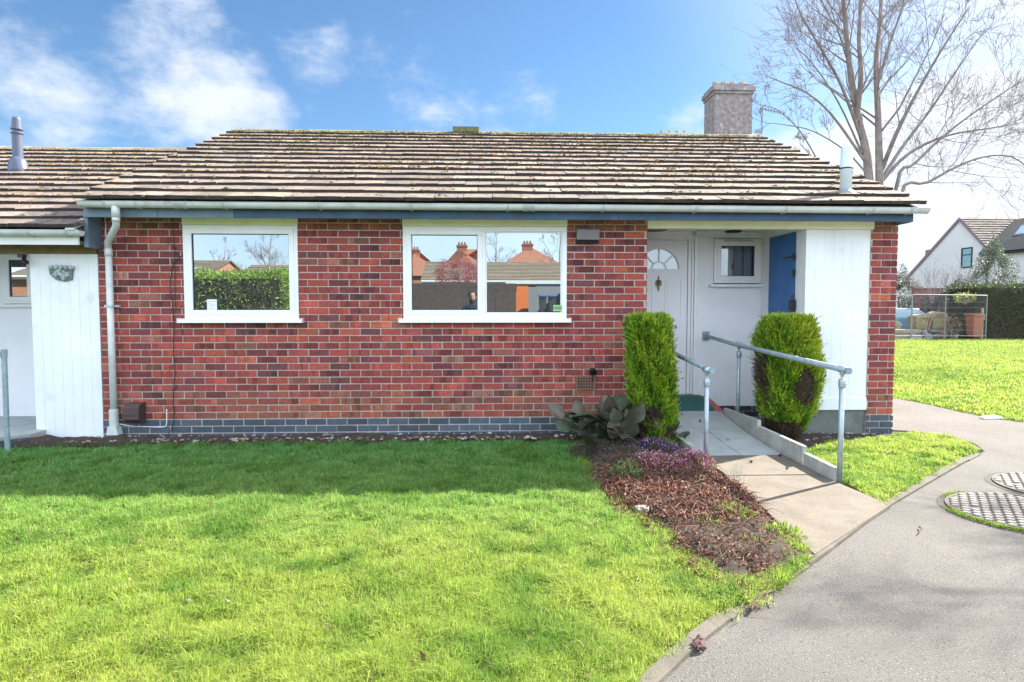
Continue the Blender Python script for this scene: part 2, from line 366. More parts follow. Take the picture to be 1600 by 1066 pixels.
KERB = [(-3.2, -1.8), (-.9, .62), gd(1038, 1066), gd(1100, 1005), gd(1180, 945), gd(1280, 878), gd(1385, 797), gd(1452, 757), gd(1500, 729), gd(1532, 712)]
CURV = [gd(1536, 706), gd(1520, 693), gd(1485, 683), gd(1430, 675), (4.80, 7.2), (4.80, 16)]
FAR = [(6.45, 16), gd(1395, 622), gd(1450, 633), gd(1500, 645), gd(1550, 655), gd(1600, 662), (8.4, 6.7), (14, 5.6), (30, 4.4)]
sheet('asphalt_path', KERB+CURV+FAR+[(30, -1.8)], .006, M_asph)
def edging(name, pts, w, z0, z1, m, seglen=.9, side=1):
    mb = MB(); pts = [Vector((p[0], p[1])) for p in pts]; 
    # resample into kerb stones
    L_ = [0]
    for a, b in zip(pts, pts[1:]): L_.append(L_[-1]+(b-a).length)
    def PT(s):
        for i in range(len(pts)-1):
            if s <= L_[i+1]+1e-9: t = (s-L_[i])/(L_[i+1]-L_[i]); return pts[i].lerp(pts[i+1], t)
        return pts[-1]
    s = 0
    while s < L_[-1]-.05:
        e = min(s+seglen, L_[-1]); n = 3 if seglen > .5 else 1
        off = random.uniform(-.006, .006); dz = random.uniform(-.004, .006)
        for k in range(n):
            a = PT(s+(e-s)*k/n+(.004 if k == 0 else 0)); b = PT(s+(e-s)*(k+1)/n-(.004 if k == n-1 else 0)); d = (b-a).normalized(); q = Vector((-d.y, d.x))*side
            a = a+q*off; b = b+q*off; c1_ = b+q*w; c2_ = a+q*w
            mb.hexa([(a.x, a.y, z0), (b.x, b.y, z0), (c1_.x, c1_.y, z0), (c2_.x, c2_.y, z0), (a.x, a.y, z1+dz), (b.x, b.y, z1+dz), (c1_.x, c1_.y, z1+dz), (c2_.x, c2_.y, z1+dz)])
        s = e
    o = mb.build(name, m); tag(o, kind='structure'); return o
edging('kerb', KERB, .07, -.08, .022, M_edge)
edging('path_edge', CURV[:5], .05, -.06, .012, M_edge)
# flower bed and soil strips
BED = [(1.02, 6.93), gd(905, 694), gd(912, 730), gd(935, 770), gd(975, 800), gd(1030, 845), gd(1062, 880), gd(1125, 925), gd(1165, 958), gd(1205, 931), gd(1275, 882), gd(1240, 850), gd(1200, 800), gd(1150, 757), gd(1118, 742), (1.94, 5.45), (1.94, 6.93)]
def moundz(Q, poly, h, base, seed):
    P = np.array(poly); ins = inpoly(Q, poly); d = np.full(len(Q), 9.)
    for i in range(len(poly)):
        a = P[i]; b = P[(i+1) % len(poly)]; ab = b-a; t = np.clip(((Q-a)@ab)/(ab@ab+1e-9), 0, 1); d = np.minimum(d, np.linalg.norm(Q-(a+t[:, None]*ab), axis=1))
    n = vnoise(Q, 9, seed)*.5+vnoise(Q, 23, seed+1)*.3+vnoise(Q, 3, seed+2)*.5
    Z = base+np.clip(d/.15, 0, 1)*h*(.35+n); Z[~ins] = base-.02; return Z
def mound(name, poly, h, m, step=.05, base=.008, seed=3):
    P = np.array(poly); x0, y0 = P.min(0); x1, y1 = P.max(0); xs = np.arange(x0, x1+step, step); ys = np.arange(y0, y1+step, step)
    X, Y = np.meshgrid(xs, ys, indexing='ij'); Q = np.stack([X, Y], 2).reshape(-1, 2); ins = inpoly(Q, poly)
    d = np.full(len(Q), 9.)
    for i in range(len(poly)):
        a = P[i]; b = P[(i+1) % len(poly)]; ab = b-a; t = np.clip(((Q-a)@ab)/(ab@ab+1e-9), 0, 1); d = np.minimum(d, np.linalg.norm(Q-(a+t[:, None]*ab), axis=1))
    n = vnoise(Q, 9, seed)*.5+vnoise(Q, 23, seed+1)*.3+vnoise(Q, 3, seed+2)*.5
    Z = base+np.clip(d/.15, 0, 1)*h*(.35+n); Z[~ins] = base-.02
    V = np.column_stack([Q, Z]); ny = len(ys); F = []
    I = ins.reshape(len(xs), ny)
    for i in range(len(xs)-1):
        for j in range(ny-1):
            if I[i:i+2, j:j+2].sum() >= 2: F.append((i*ny+j, (i+1)*ny+j, (i+1)*ny+j+1, i*ny+j+1))
    o = npmesh(name, V, np.array(F), None, m); o.data.polygons.foreach_set('use_smooth', [True]*len(F)); tag(o, kind='structure'); return o
mound('flower_bed_soil', BED, .06, M_soil)
mound('wall_border_soil', [(-4.95, 6.52), (-4.15, 6.60), (-3, 6.63), (1.05, 6.68), (1.05, 6.945), (-5.0, 6.945)], .055, M_soil, .04, base=.03)
mound('porch_border_soil', [(2.93, 6.1), (3.5, 6.45), (4.35, 6.72), (4.75, 6.86), (4.75, 6.94), (3.6, 6.96), (3.6, 8.0), (2.93, 8.0)], .04, M_soil)
# ---- grass
LAWN = [(-9, 6.57), (-4.9, 6.46), (-4.2, 6.56), (-3, 6.63), (-1, 6.64), (.82, 6.66), gd(905, 694), gd(912, 730), gd(935, 770), gd(975, 800), gd(1030, 845), gd(1062, 880), gd(1125, 925), gd(1165, 958), gd(1100, 1005), gd(1038, 1066), (-.94, .66), (-3, -1.5), (-9, -1.5)]
PATCH = [(2.95, 4.95), gd(1378, 792), gd(1445, 756), gd(1500, 724), gd(1528, 708), gd(1505, 692), gd(1480, 684), gd(1425, 677), (4.72, 6.84), (4.3, 6.68), (3.5, 6.35), (3.0, 5.95)]
FARL = [gd(1395, 622), gd(1450, 632), gd(1500, 643), gd(1550, 653), gd(1600, 659), (8.4, 6.9), (14, 5.9), (30, 5.0), (40, 27.5), (19, 28.4), (8, 28.6), (6.5, 16)]
WEED = [gd(1105, 830), gd(1180, 818), gd(1270, 875), gd(1215, 925), gd(1150, 930), gd(1115, 880)]
def blades(name, P, hgt, wid, base, kind=True, lean=.85, z=None):
    n = len(P); th = rng.uniform(0, 2*np.pi, n); d = np.column_stack([np.cos(th), np.sin(th)]); lean = np.abs(rng.normal(0, lean, n))
    h = hgt; w = wid/2; fx = rng.uniform(0, 2*np.pi, n); sdv = np.column_stack([-np.sin(fx), np.cos(fx), np.zeros(n)])*w[:, None]
    zz = gz(P[:, 0], P[:, 1]) if z is None else z
    B = np.column_stack([P, zz]); D3 = np.column_stack([d, np.zeros(n)])
    mid = B+D3*(lean*h*.35)[:, None]+np.column_stack([np.zeros((n, 2)), h*.6]); tip = B+D3*(lean*h*1.1)[:, None]+np.column_stack([np.zeros((n, 2)), h*(1-.35*np.clip(lean, 0, 1.2))])
    V = np.stack([B-sdv, B+sdv, mid+sdv*.8, mid-sdv*.8, tip], 1).reshape(-1, 3); i = np.arange(n)*5
    T = np.concatenate([np.column_stack([i, i+1, i+2]), np.column_stack([i, i+2, i+3]), np.column_stack([i+3, i+2, i+4])])
    return npmesh(name, V, T, np.repeat(base, 5, 0), M_grass, loops=3)
def sample(poly, n, dens=None):
    P = np.array(poly); a, b = P.min(0), P.max(0); out = []
    tot = 0
    while tot < n:
        q = rng.uniform(a, b, (n*3, 2)); q = q[inpoly(q, poly)]
        if dens is not None: q = q[rng.random(len(q)) < dens(q)]
        out.append(q); tot += len(q)
    return np.concatenate(out)[:n]
def vis(q, lo=1.9, pw=1.5):
    """keep more blades near the viewer, drop those outside the view wedge"""
    r = np.hypot(q[:, 0], q[:, 1]); ok = (np.abs(q[:, 0]-.04*q[:, 1]) < .92*q[:, 1]+.35) & (q[:, 1] > lo)
    return np.where(ok & offkerb(q), np.clip((2.3/np.maximum(r, .5))**pw, 0, 1)*np.where(vnoise(q, 4.5, 91)*.6+vnoise(q, 11, 92)*.4 < .26, .35, 1), .0)
KA = np.array(KERB)
def offkerb(q, w=.06):
    d = np.full(len(q), 9.)
    for a, b in zip(KA, KA[1:]): ab = b-a; t = np.clip(((q-a)@ab)/(ab@ab), 0, 1); d = np.minimum(d, np.linalg.norm(q-(a+t[:, None]*ab), axis=1))
    return d > w+.05*(vnoise(q, 6, 44)-.62)
def gcol(P, n):
    a = vnoise(P, 1.3, 11); b = vnoise(P, 5, 12); k = rng.random(n)
    g = np.array([.29, .42, .075]); y = np.array([.45, .50, .11]); dk = np.array([.14, .28, .045]); st = np.array([.50, .43, .22])
    t = np.clip(a*.6+b*.35-.2+rng.normal(0, .24, n), 0, 1); t = (t*np.clip((7.2-P[:, 1])/3.5, .1, 1) if P[:, 0].mean() < 1 else t)[:, None]; c = g*(1-t)+y*t; wall_shade = np.clip((P[:, 1]-3.2)/3.2, 0, 1)[:, None]*(1. if P[:, 0].mean() < 1 else 0); c = c*(1-wall_shade)+c*np.array([.58, .92, 1.5])*wall_shade  # bluish green house shade painted into lawn blades, stronger towards the wall
    u = (np.clip((.46-b)*2.6, 0, 1)*.85)[:, None]; c = c*(1-u)+dk*u
    s = (k < .045)[:, None]; c = np.where(s, st, c); return c*rng.uniform(.75, 1.25, (n, 1))
def turf(name, poly, n, h0, w0, dens, label=None, zfun=None, wk=1.):
    P = sample(poly, n, dens); tuft = vnoise(P, 7, 21)*.7+vnoise(P, 17, 22)*.5; r = np.hypot(P[:, 0], P[:, 1])
    h = h0*(.2+1.25*tuft)*rng.uniform(.55, 1.3, n); w = w0*rng.uniform(.6, 1.35, n)*np.clip(r/3.2, .8, 2.6)*wk
    o = blades(name, P, h, w, gcol(P, n)); tag(o, label, 'grass', kind='stuff'); return o
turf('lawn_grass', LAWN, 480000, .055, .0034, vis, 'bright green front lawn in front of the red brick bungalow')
turf('lawn_grass', PATCH, 45000, .055, .0042, lambda q: np.where(offkerb(q), np.where(vnoise(q, 3.5, 93)*.6+vnoise(q, 9, 94)*.4 < .34, .25, .95), 0), 'small sunny grass patch between the ramp and the asphalt path')
turf('lawn_grass', FARL, 150000, .06, .0065, lambda q: np.where(q[:, 0] < q[:, 1]*1.05+.5, np.clip((8/np.hypot(q[:, 0], q[:, 1]))**1.3, 0, 1), 0), 'sunlit lawn beyond the asphalt path beside the bungalow')
turf('weedy_grass', WEED, 15000, .06, .004, lambda q: (vnoise(q, 6, 31) > .42)*1., 'thin weedy grass at the kerb end of the flower bed')
# ================================================================== BUNGALOW
YW = 6.95; XL, XR = -4.17, 4.64; ZB, ZT = .235, 2.45
RL, RRX = 1.78, 3.60                      # recess
house = thing('brick_bungalow', (.2, 10.5, 0), 'single storey red brick bungalow with mossy tiled roof, blue fascia and white recessed porch', 'bungalow')
W1 = (-3.27, -2.05, 1.305, 2.45); W2 = (-.915, .885, 1.305, 2.45); REC = (RL, 4.335, -.1, 2.45)
mb = MB(); mb.m = 1; slabholes(mb, XL, 4.634, YW+.004, YW+.15, 0, ZT, [W1, W2, REC]); mb.m = 0
bricks(mb, XL, XR, ZB, ZT, lambda u, v, d: (u, YW+.004-d, v), [W1, W2, (RL, 4.335, -1, 3)], phase=-1.955, row0=1)
bricks(mb, YW, YW+.9, ZB, ZT, lambda u, v, d: (4.634+d, u, v), phase=0)
bricks(mb, YW, YW+1.0, ZB, ZT, lambda u, v, d: (RL-.002+d, u, v), phase=0)
# other outer walls
mb.m = 1; mb.box(XL, XL+.1, YW+.15, 14.1, 0, 2.5); mb.box(4.5, 4.634, YW+.15, 14.1, 0, 2.5); mb.box(XL+.1, 4.5, 14.0, 14.1, 0, 2.5)
mb.prism([(YW+.2, 2.5), (13.9, 2.5), (10.6, 4.2)], XL+.01, XL+.1, 'x'); mb.prism([(YW+.2, 2.5), (13.9, 2.5), (10.6, 4.2)], 4.53, 4.62, 'x')
mb.box(RL-.1, RL-.004, YW+.15, 8.3, 0, 2.45)
mb.build('wall', [M_brick, M_mortar], house)
mb = MB(); mb.m = 1; mb.box(XL, RL-.001, YW-.004, YW+.004, -.1, ZB-.002); mb.box(4.33, 4.634, YW-.004, YW+.15, -.1, ZB-.002); mb.m = 0
bcol = lambda: rc((.062, .085, .12), .28, .08)
bricks(mb, XL, RL, ZB-.2292, ZB, lambda u, v, d: (u, YW-.004-d, v), phase=.03, colf=bcol, split=False)
bricks(mb, 4.33, 4.645, ZB-.2292, ZB, lambda u, v, d: (u, YW-.004-d, v), phase=.1, colf=bcol, split=False)
bricks(mb, YW, YW+.9, ZB-.2292, ZB, lambda u, v, d: (4.636+d, u, v), colf=bcol, split=False)
bricks(mb, 2.86, 3.58, .02, .173, lambda u, v, d: (u, 8.07-d, v), colf=lambda: rc((.03, .035, .045)), split=False)
mb.build('plinth', [M_blue, M_mortar], house)
# roof
ERT = dict(ye=6.52, ze=2.545, yr=10.6, zr=4.345)
mb = MB(); tiles(mb, -4.14, 4.64, n=15, **ERT)
mb.prism([(6.58, 2.53), (10.6, 4.30), (14.7, 2.53), (14.6, 2.46), (10.6, 4.2), (6.7, 2.46)], -4.10, 4.60, 'x', col=(.2, .17, .15))
mb.prism([(10.62, 4.35), (14.75, 2.55), (14.73, 2.50), (10.62, 4.29)], -4.14, 4.64, 'x', col=(.25, .21, .18))
mb.prism([(6.72, 2.452), (6.72, 2.5), (14.3, 2.5), (14.3, 2.452)], -4.12, 4.62, 'x', col=(.5, .5, .45))
M_butt_shade = mat('tile_butt_shade', (.05, .042, .04), .95, var=.4, vs=9, bump=.5, bs=60)  # dark butt colour paints in the shadow band under each tile course
roof = mb.build('roof', [M_tile, M_butt_shade], house)
mb = MB(); x = -4.14
while x < 4.6:
    e = min(x+.42, 4.64); dz = random.uniform(-.006, .006)
    V = []; prof = [(10.44, 4.275), (10.50, 4.335), (10.57, 4.37), (10.63, 4.372), (10.70, 4.335), (10.78, 4.28)]
    mb.prism([(a, b+dz) for a, b in prof], x+.003, e-.003, 'x', col=rc((.26, .22, .17), .2)); x = e
mb.box(-.55, -.12, 10.44, 10.76, 4.33, 4.415, col=(.14, .15, .06))
mb.build('ridge_tiles', M_tile, roof)
def moss(x0, x1, ye, ze, yr, zr, nrow, n, name, parent, seed):
    random.seed(seed); mb = MB(); L = math.hypot(yr-ye, zr-ze); dy, dz = (yr-ye)/L, (zr-ze)/L; g = L/nrow; c = 0
    clus = [(random.uniform(x0, x1), random.uniform(1.2, L), random.uniform(.15, .7)) for _ in range(70)]
    while c < n:
        if random.random() < .7:
            q = random.choice(clus); x = random.gauss(q[0], q[2]); s = random.gauss(q[1], q[2]*.5)
        else: x = random.uniform(x0, x1); s = random.uniform(0, L)
        if not (x0 < x < x1 and 0 < s < L): continue
        k = int(s/g); w = random.random()
        f = random.betavariate(1.1, 2.4) if w < .75 else random.random()
        if random.random() < .45: x = round((x-x0-(0 if k % 2 == 0 else .15))/.3)*.3+x0+(0 if k % 2 == 0 else .15)+random.gauss(0, .02)
        s = k*g+f*g; h = .030-.026*f; r = random.uniform(.008, .022)*(1.35 if f < .25 else 1)
        col = random.choice([(.22, .15, .08), (.30, .21, .10), (.17, .13, .07), (.26, .23, .10), (.36, .20, .09), (.12, .10, .06)])
        mb.blob((x, ye+dy*s-dz*h, ze+dz*s+dy*h+r*.15), r, rc(col, .2), jit=.4, flat=.6); c += 1
    o = mb.build(name, M_moss, parent); o['kind'] = 'stuff'; random.seed(seed+1); return o
moss(-4.1, 4.6, 6.52, 2.545, 10.6, 4.345, 15, 7000, 'moss', roof, 41)
mb = MB()
for _ in range(1600):
    x = random.uniform(-4.1, 4.6); yy_ = random.uniform(10.40, 10.62); mb.blob((x, yy_, 4.30+.38*min(yy_-10.40, .19)), random.uniform(.008, .018), rc(random.choice([(.34, .33, .12), (.27, .25, .12), (.16, .2, .06), (.36, .30, .16)]), .2), jit=.4, flat=.6)
o = mb.build('ridge_moss', M_moss, roof); o['kind'] = 'stuff'
# fascia, soffit, boxed end, gutter
mb = MB(); mb.box(-2.62, 1.4, 6.675, 6.70, 2.385, 2.515); mb.box(1.403, 4.62, 6.675, 6.70, 2.385, 2.515)
fa = mb.build('fascia', M_fascia, house, bevel=.002)
mb = MB(); mb.box(-4.14, -3.40, 6.674, 6.70, 2.385, 2.515); mb.box(-3.397, -2.623, 6.675, 6.70, 2.385, 2.515); mb.build('fascia', M_fasciag, house, bevel=.002); mb = MB(); mb.box(-4.16, -4.115, 6.702, 6.935, 2.08, 2.44); mb.build('box_end', M_fasciag, house, bevel=.002)
mb = MB(); mb.box(4.598, 4.62, 6.705, 14.3, 2.38, 2.5); mb.prism([(6.8, 2.499), (14.3, 2.499), (10.6, 4.22)], 4.598, 4.618, 'x')
mb.build('gable_board', M_fasciag, house, bevel=.002)
mb = MB(); mb.box(-3.96, 4.60, 6.703, 6.97, 2.436, 2.449); mb.build('soffit', M_cream, house)
def gutter(name, x0, x1, y, z, r, parent, brackets, m=M_gutter, joints=(), drop=0.0):
    mb = MB(); k = 12; V = []; Fs = []
    for xx, dz in ((x0, 0), (x1, -drop)):
        for rr in (r, r-.004):
            for j in range(k+1): a = math.pi+math.pi*j/k; V.append((xx, y+rr*math.cos(a), z+dz+rr*math.sin(a)))
    n = k+1
    for j in range(k):
        Fs += [(j, 2*n+j, 2*n+j+1, j+1), (n+j+1, 3*n+j+1, 3*n+j, n+j), (j, j+1, n+j+1, n+j), (2*n+j, 3*n+j, 3*n+j+1, 2*n+j+1)]
    Fs += [(0, n, 3*n, 2*n), (k, 2*n+k, 3*n+k, n+k)]
    mb.add(V, Fs)
    for xx, dz in ((x0-.004, 0), (x1, -drop)): mb.prism([(y+(r+.002)*math.cos(math.pi+math.pi*j/k), z+dz+(r+.002)*math.sin(math.pi+math.pi*j/k)) for j in range(k+1)], xx, xx+.004, 'x')
    mb.tube([(x0, y-r, z), (x1, y-r, z-drop)], .005, 6)
    g = mb.build(name, m, parent, smooth=False)
    for i, xb in enumerate(brackets):
        t = (xb-x0)/(x1-x0); b = MB(); zz = z-drop*t
        prof = [(y+(r+.006)*math.cos(math.pi+math.pi*j/10), zz+(r+.006)*math.sin(math.pi+math.pi*j/10)) for j in range(11)]+[(y+(r+.0015)*math.cos(math.pi+math.pi*j/10), zz+(r+.0015)*math.sin(math.pi+math.pi*j/10)) for j in range(10, -1, -1)]
        wv = .022
        for q in range(10): b.hexa([(xb-wv/2, *prof[q]), (xb+wv/2, *prof[q]), (xb+wv/2, *prof[q+1]), (xb-wv/2, *prof[q+1]), (xb-wv/2, *prof[21-q]), (xb+wv/2, *prof[21-q]), (xb+wv/2, *prof[20-q]), (xb-wv/2, *prof[20-q])])
        b.box(xb-wv/2, xb+wv/2, y+r-.002, 6.675 if y < 6.675 else y+r+.02, zz-.06, zz); b.build('bracket', M_gutterb, g)
    for xb in joints:
        t = (xb-x0)/(x1-x0); b = MB(); zz = z-drop*t
        for o_ in (-.045, -.015, .015, .045):
            for q in range(10):
                a0, a1 = math.pi+math.pi*q/10, math.pi+math.pi*(q+1)/10; r1, r2 = r+.001, r+(.009 if abs(o_) > .03 else .005)
                b.hexa([(xb+o_-.014, y+r1*math.cos(a0), zz+r1*math.sin(a0)), (xb+o_+.014, y+r1*math.cos(a0), zz+r1*math.sin(a0)), (xb+o_+.014, y+r1*math.cos(a1), zz+r1*math.sin(a1)), (xb+o_-.014, y+r1*math.cos(a1), zz+r1*math.sin(a1)),
                        (xb+o_-.014, y+r2*math.cos(a0), zz+r2*math.sin(a0)), (xb+o_+.014, y+r2*math.cos(a0), zz+r2*math.sin(a0)), (xb+o_+.014, y+r2*math.cos(a1), zz+r2*math.sin(a1)), (xb+o_-.014, y+r2*math.cos(a1), zz+r2*math.sin(a1))])
        b.build('joint', M_gutterb, g)
    return g
gut = gutter('gutter', -4.12, 4.71, 6.60, 2.527, .056, house, [-3.86, -3.55, -2.68, -1.72, -.78, .22, 1.22, 2.2, 3.16, 4.1, 4.52], joints=(-3.12, .44), drop=.012)
# downpipe
mb = MB(); px_ = -4.02
ox = at(181, 335, 6.6)[0]
mb.tube([(ox, 6.60, 2.50), (ox, 6.60, 2.37)], .040, 14); mb.tube([(ox, 6.60, 2.40), (ox, 6.60, 2.36), (ox-.005, 6.61, 2.325), (ox-.03, 6.65, 2.29), (px_+.04, 6.81, 2.15), (px_+.006, 6.865, 2.11), (px_, 6.88, 2.07), (px_, 6.88, 2.0)], .034, 14)
mb.tube([(ox, 6.60, 2.37), (ox, 6.60, 2.33)], .038, 14)
mb.tube([(px_, 6.88, 2.08), (px_, 6.88, 2.0)], .039, 14); mb.tube([(px_, 6.88, 2.03), (px_, 6.88, .2)], .034, 14)
dp = mb.build('downpipe', M_gutter, house, smooth=True)
mb = MB(); mb.lathe(px_, 6.88, [(.045, .36), (.047, .35), (.047, .19), (.044, .18)], 16); mb.prism([(px_-.045, .18), (px_+.045, .18), (px_+.06, .09), (px_-.06, .09)], 6.83, 6.93); mb.build('pipe_shoe', M_gutter, dp)
mb = MB(); mb.box(px_-.075, px_+.075, 6.80, 6.935, -.02, .09); mb.build('gully_block', M_conc, dp, bevel=.01)
mb = MB(); mb.box(px_-.042, px_+.042, 6.842, 6.94, 1.46, 1.485); mb.box(px_+.03, px_+.075, 6.90, 6.94, 1.462, 1.483); mb.build('pipe_clip', M_gutterb, dp)
# ---- windows
def window(x0, x1, z0, z1, yf, lights, parent, glass, sill=None, header=None, fr=.052, name='window', depth=.07):
    mb = MB()
    mb.box(x0, x1, yf, yf+depth, z1-fr, z1); mb.box(x0, x1, yf, yf+depth, z0, z0+fr); mb.box(x0, x0+fr, yf+.0005, yf+depth, z0+fr, z1-fr); mb.box(x1-fr, x1, yf+.0005, yf+depth, z0+fr, z1-fr)
    for (a, b, _) in lights[:-1]: mb.box(b-fr*.42, b+fr*.42, yf+.001, yf+depth, z0+fr, z1-fr)
    w = mb.build(name, M_pvc, parent, bevel=.004)
    for (a, b, opening) in lights:
        a2 = a+(fr if a == x0 else fr*.42); b2 = b-(fr if b == x1 else fr*.42); za, zb = z0+fr, z1-fr
        s = .042 if opening else .016; y = yf-.008 if opening else yf+.012; o = .012 if opening else 0
        mb = MB(); A, B, C, D = a2-o, b2+o, za-o, zb+o; s2 = s+o
        mb.box(A, B, y, y+.05, D-s2, D); mb.box(A, B, y, y+.05, C, C+s2); mb.box(A, A+s2, y+.0004, y+.05, C+s2, D-s2); mb.box(B-s2, B, y+.0004, y+.05, C+s2, D-s2)
        mb.build('sash' if opening else 'bead', M_pvc, w, bevel=.004)
        mb = MB(); k = .006; mb.box(A+s2-.001, B-s2+.001, y+.018, y+.022, D-s2-k, D-s2+.001); mb.box(A+s2-.001, B-s2+.001, y+.018, y+.022, C+s2-.001, C+s2+k); mb.box(A+s2-.001, A+s2+k, y+.0182, y+.022, C+s2+k, D-s2-k); mb.box(B-s2-k, B-s2+.001, y+.0182, y+.022, C+s2+k, D-s2-k); mb.build('gasket', M_black, w)
        mb = MB(); mb.box(A+s2-.002, B-s2+.002, yf+.022, yf+.026, C+s2-.002, D-s2+.002); mb.build('pane', glass, w)
    if sill:
        mb = MB(); (sx0, sx1, sz) = sill; mb.prism([(yf+.04, sz+.03), (yf-.012, sz+.026), (yf-.06, sz+.012), (yf-.062, sz-.018), (yf-.045, sz-.02), (yf-.045, sz-.006), (yf+.04, sz-.004)], sx0, sx1, 'x'); mb.build('sill', M_pvc, w)
        for q in (sx0, sx1): mb = MB(); mb.box(q-.006, q+.006, yf-.064, yf+.03, sz-.02, sz+.032); mb.build('sill_end', M_gutter, w)
    if header:
        mb = MB(); mb.box(x0-.005, x1+.005, yf-.004, yf+.06, z1+.002, header); mb.build('header_board', M_cream, w, bevel=.004)
    return w
w1 = window(-3.27, -2.05, 1.335, 2.345, YW-.016, [(-3.27, -2.05, True)], house, G_main, sill=(-3.32, -2.0, 1.31), header=2.432)
w2 = window(-.915, .885, 1.335, 2.345, YW-.016, [(-.915, -.037, True), (-.037, .885, False)], house, G_main, sill=(-.96, .925, 1.31), header=2.432)
mb = MB(); mb.box(XL+.11, RL-.11, 7.18, 7.20, 0, 2.44); mb.box(XL+.11, RL-.11, 7.11, 7.18, 0.9, 1.25); mb.build('room_lining', M_dark, house)
# sticker and paper
def textmesh(s, size, name='lettering', ext=.0008, bold=.0):
    cu = bpy.data.curves.new(name, 'FONT'); cu.body = s; cu.size = size; cu.extrude = ext; cu.offset = bold; cu.align_x = 'CENTER'; cu.align_y = 'CENTER'
    o = bpy.data.objects.new(name, cu); COL.objects.link(o); dg = bpy.context.evaluated_depsgraph_get(); me = bpy.data.meshes.new_from_object(o.evaluated_get(dg)); bpy.data.objects.remove(o); return me
def text(s, size, loc, m, parent, bold=0, name='lettering'):
    me = textmesh(s, size, name, bold=bold); me.materials.clear(); me.materials.append(m); o = link(name, me, parent); o.rotation_euler = (R(90), 0, 0)
    base = Vector(loc); o.location = base+(Vector(o.location) if parent and parent.type == 'EMPTY' else Vector()); return o
M_stick = mat('sticker_green', (.30, .55, .24), .5); M_paper = mat('paper_white', (.8, .82, .84), .7); M_ink = mat('green_ink', (.01, .05, .015), .6); M_inkg = mat('grey_ink', (.35, .37, .4), .6)
st = MB(); st.box(.735, .84, 6.9375, 6.939, 1.415, 1.485); st = st.build('security_sticker', M_stick, w2)
text('WARNING', .0215, (.7875, 6.937, 1.449), M_ink, st, .0008)
l2 = MB(); l2.box(.75, .825, 6.9368, 6.9374, 1.430, 1.432); l2.box(.755, .77, 6.9368, 6.9374, 1.468, 1.473); l2.box(.785, .808, 6.9368, 6.9374, 1.467, 1.471); l2.box(.822, .828, 6.9368, 6.9374, 1.464, 1.477); l2.build('sticker_print', M_ink, st)
pa = MB(); pa.box(-3.03, -2.925, 6.9375, 6.9385, 1.412, 1.545); pa = pa.build('notice_paper', M_paper, w1)
l3 = MB(); l3.box(-3.02, -2.935, 6.9365, 6.9374, 1.522, 1.526)
for q in range(6): l3.box(-3.02+.012*(q % 2), -2.985+.04*(q % 3 > 0), 6.9365, 6.9374, 1.50-q*.014, 1.503-q*.014)
l3.build('notice_print', M_inkg, pa)
# ---- porch recess
mb = MB()
h3 = [(2.95, 3.585, 1.765, 2.36)]
slabholes(mb, RL, 3.75, 8.10, 8.2, 0, 2.46, h3)                                    # back wall
mb.box(3.59, 3.66, 7.03, 8.099, 0, 1.375); mb.box(3.59, 3.66, 7.03, 7.19, 1.375, 2.45); mb.box(3.59, 3.66, 7.86, 8.099, 1.375, 2.45); mb.box(3.59, 3.66, 7.19, 7.86, 2.34, 2.45)
mb.build('porch_wall', M_render, house)
mb = MB(); mb.box(RL, 4.34, 7.04, 8.2, 2.437, 2.46); mb.build('porch_ceiling', mat('ceiling_paint', (.78, .79, .80), .8, var=.12, vs=3, stain=((.3, .3, .3), 5, .68, .8)), house)
mb = MB(); mb.box(RL+.002, 4.352, 6.93, 7.035, 2.335, 2.43); mb.build('porch_beam', M_cream, house, bevel=.004)
# store panel (boarded)
mb = MB(); n = 7; xs = np.linspace(3.60, 4.333, n+1)
for a, b in zip(xs, xs[1:]): mb.box(a+.0005, b-.0005, 6.965, 6.99, .42, 2.333)
mb.box(3.60, 4.333, 6.969, 7.03, .30, 2.334); mb.box(3.60, 4.333, 6.95, 6.965, .29, .425); mb.box(3.59, 3.605, 6.96, 7.03, .29, 2.334)
sp = mb.build('store_panel', M_white, house, bevel=.0015)
mb = MB(); mb.box(3.62, 4.325, 6.975, 7.02, -.05, .285); mb.box(3.6, 3.64, 7.03, 8.09, -.05, .0); mb.build('store_plinth', mat('dark_concrete', (.17, .185, .18), .95, var=.3, vs=6, bump=.5, bs=60), house)
# blue store hatch on the recess side
mb = MB()
for i in range(5): a = 7.20+i*.13; mb.box(3.575, 3.592, a+.0015, a+.1285, 1.385, 2.335)
bd = mb.build('store_door', M_blued, house)
for z in (2.05, 1.86):
    mb = MB(); mb.box(3.56, 3.575, 7.17, 7.215, z-.04, z+.04)
    if z > 2: mb.box(3.566, 3.575, 7.214, 7.46, 2.04, 2.06)
    mb.build('hinge', M_black, bd)
mb = MB(); mb.box(3.535, 3.575, 7.14, 7.23, 1.42, 1.55); mb.tube([(3.56, 7.2, 1.54), (3.56, 7.2, 1.60), (3.56, 7.17, 1.6)], .006, 6); mb.build('lock', M_black, bd)
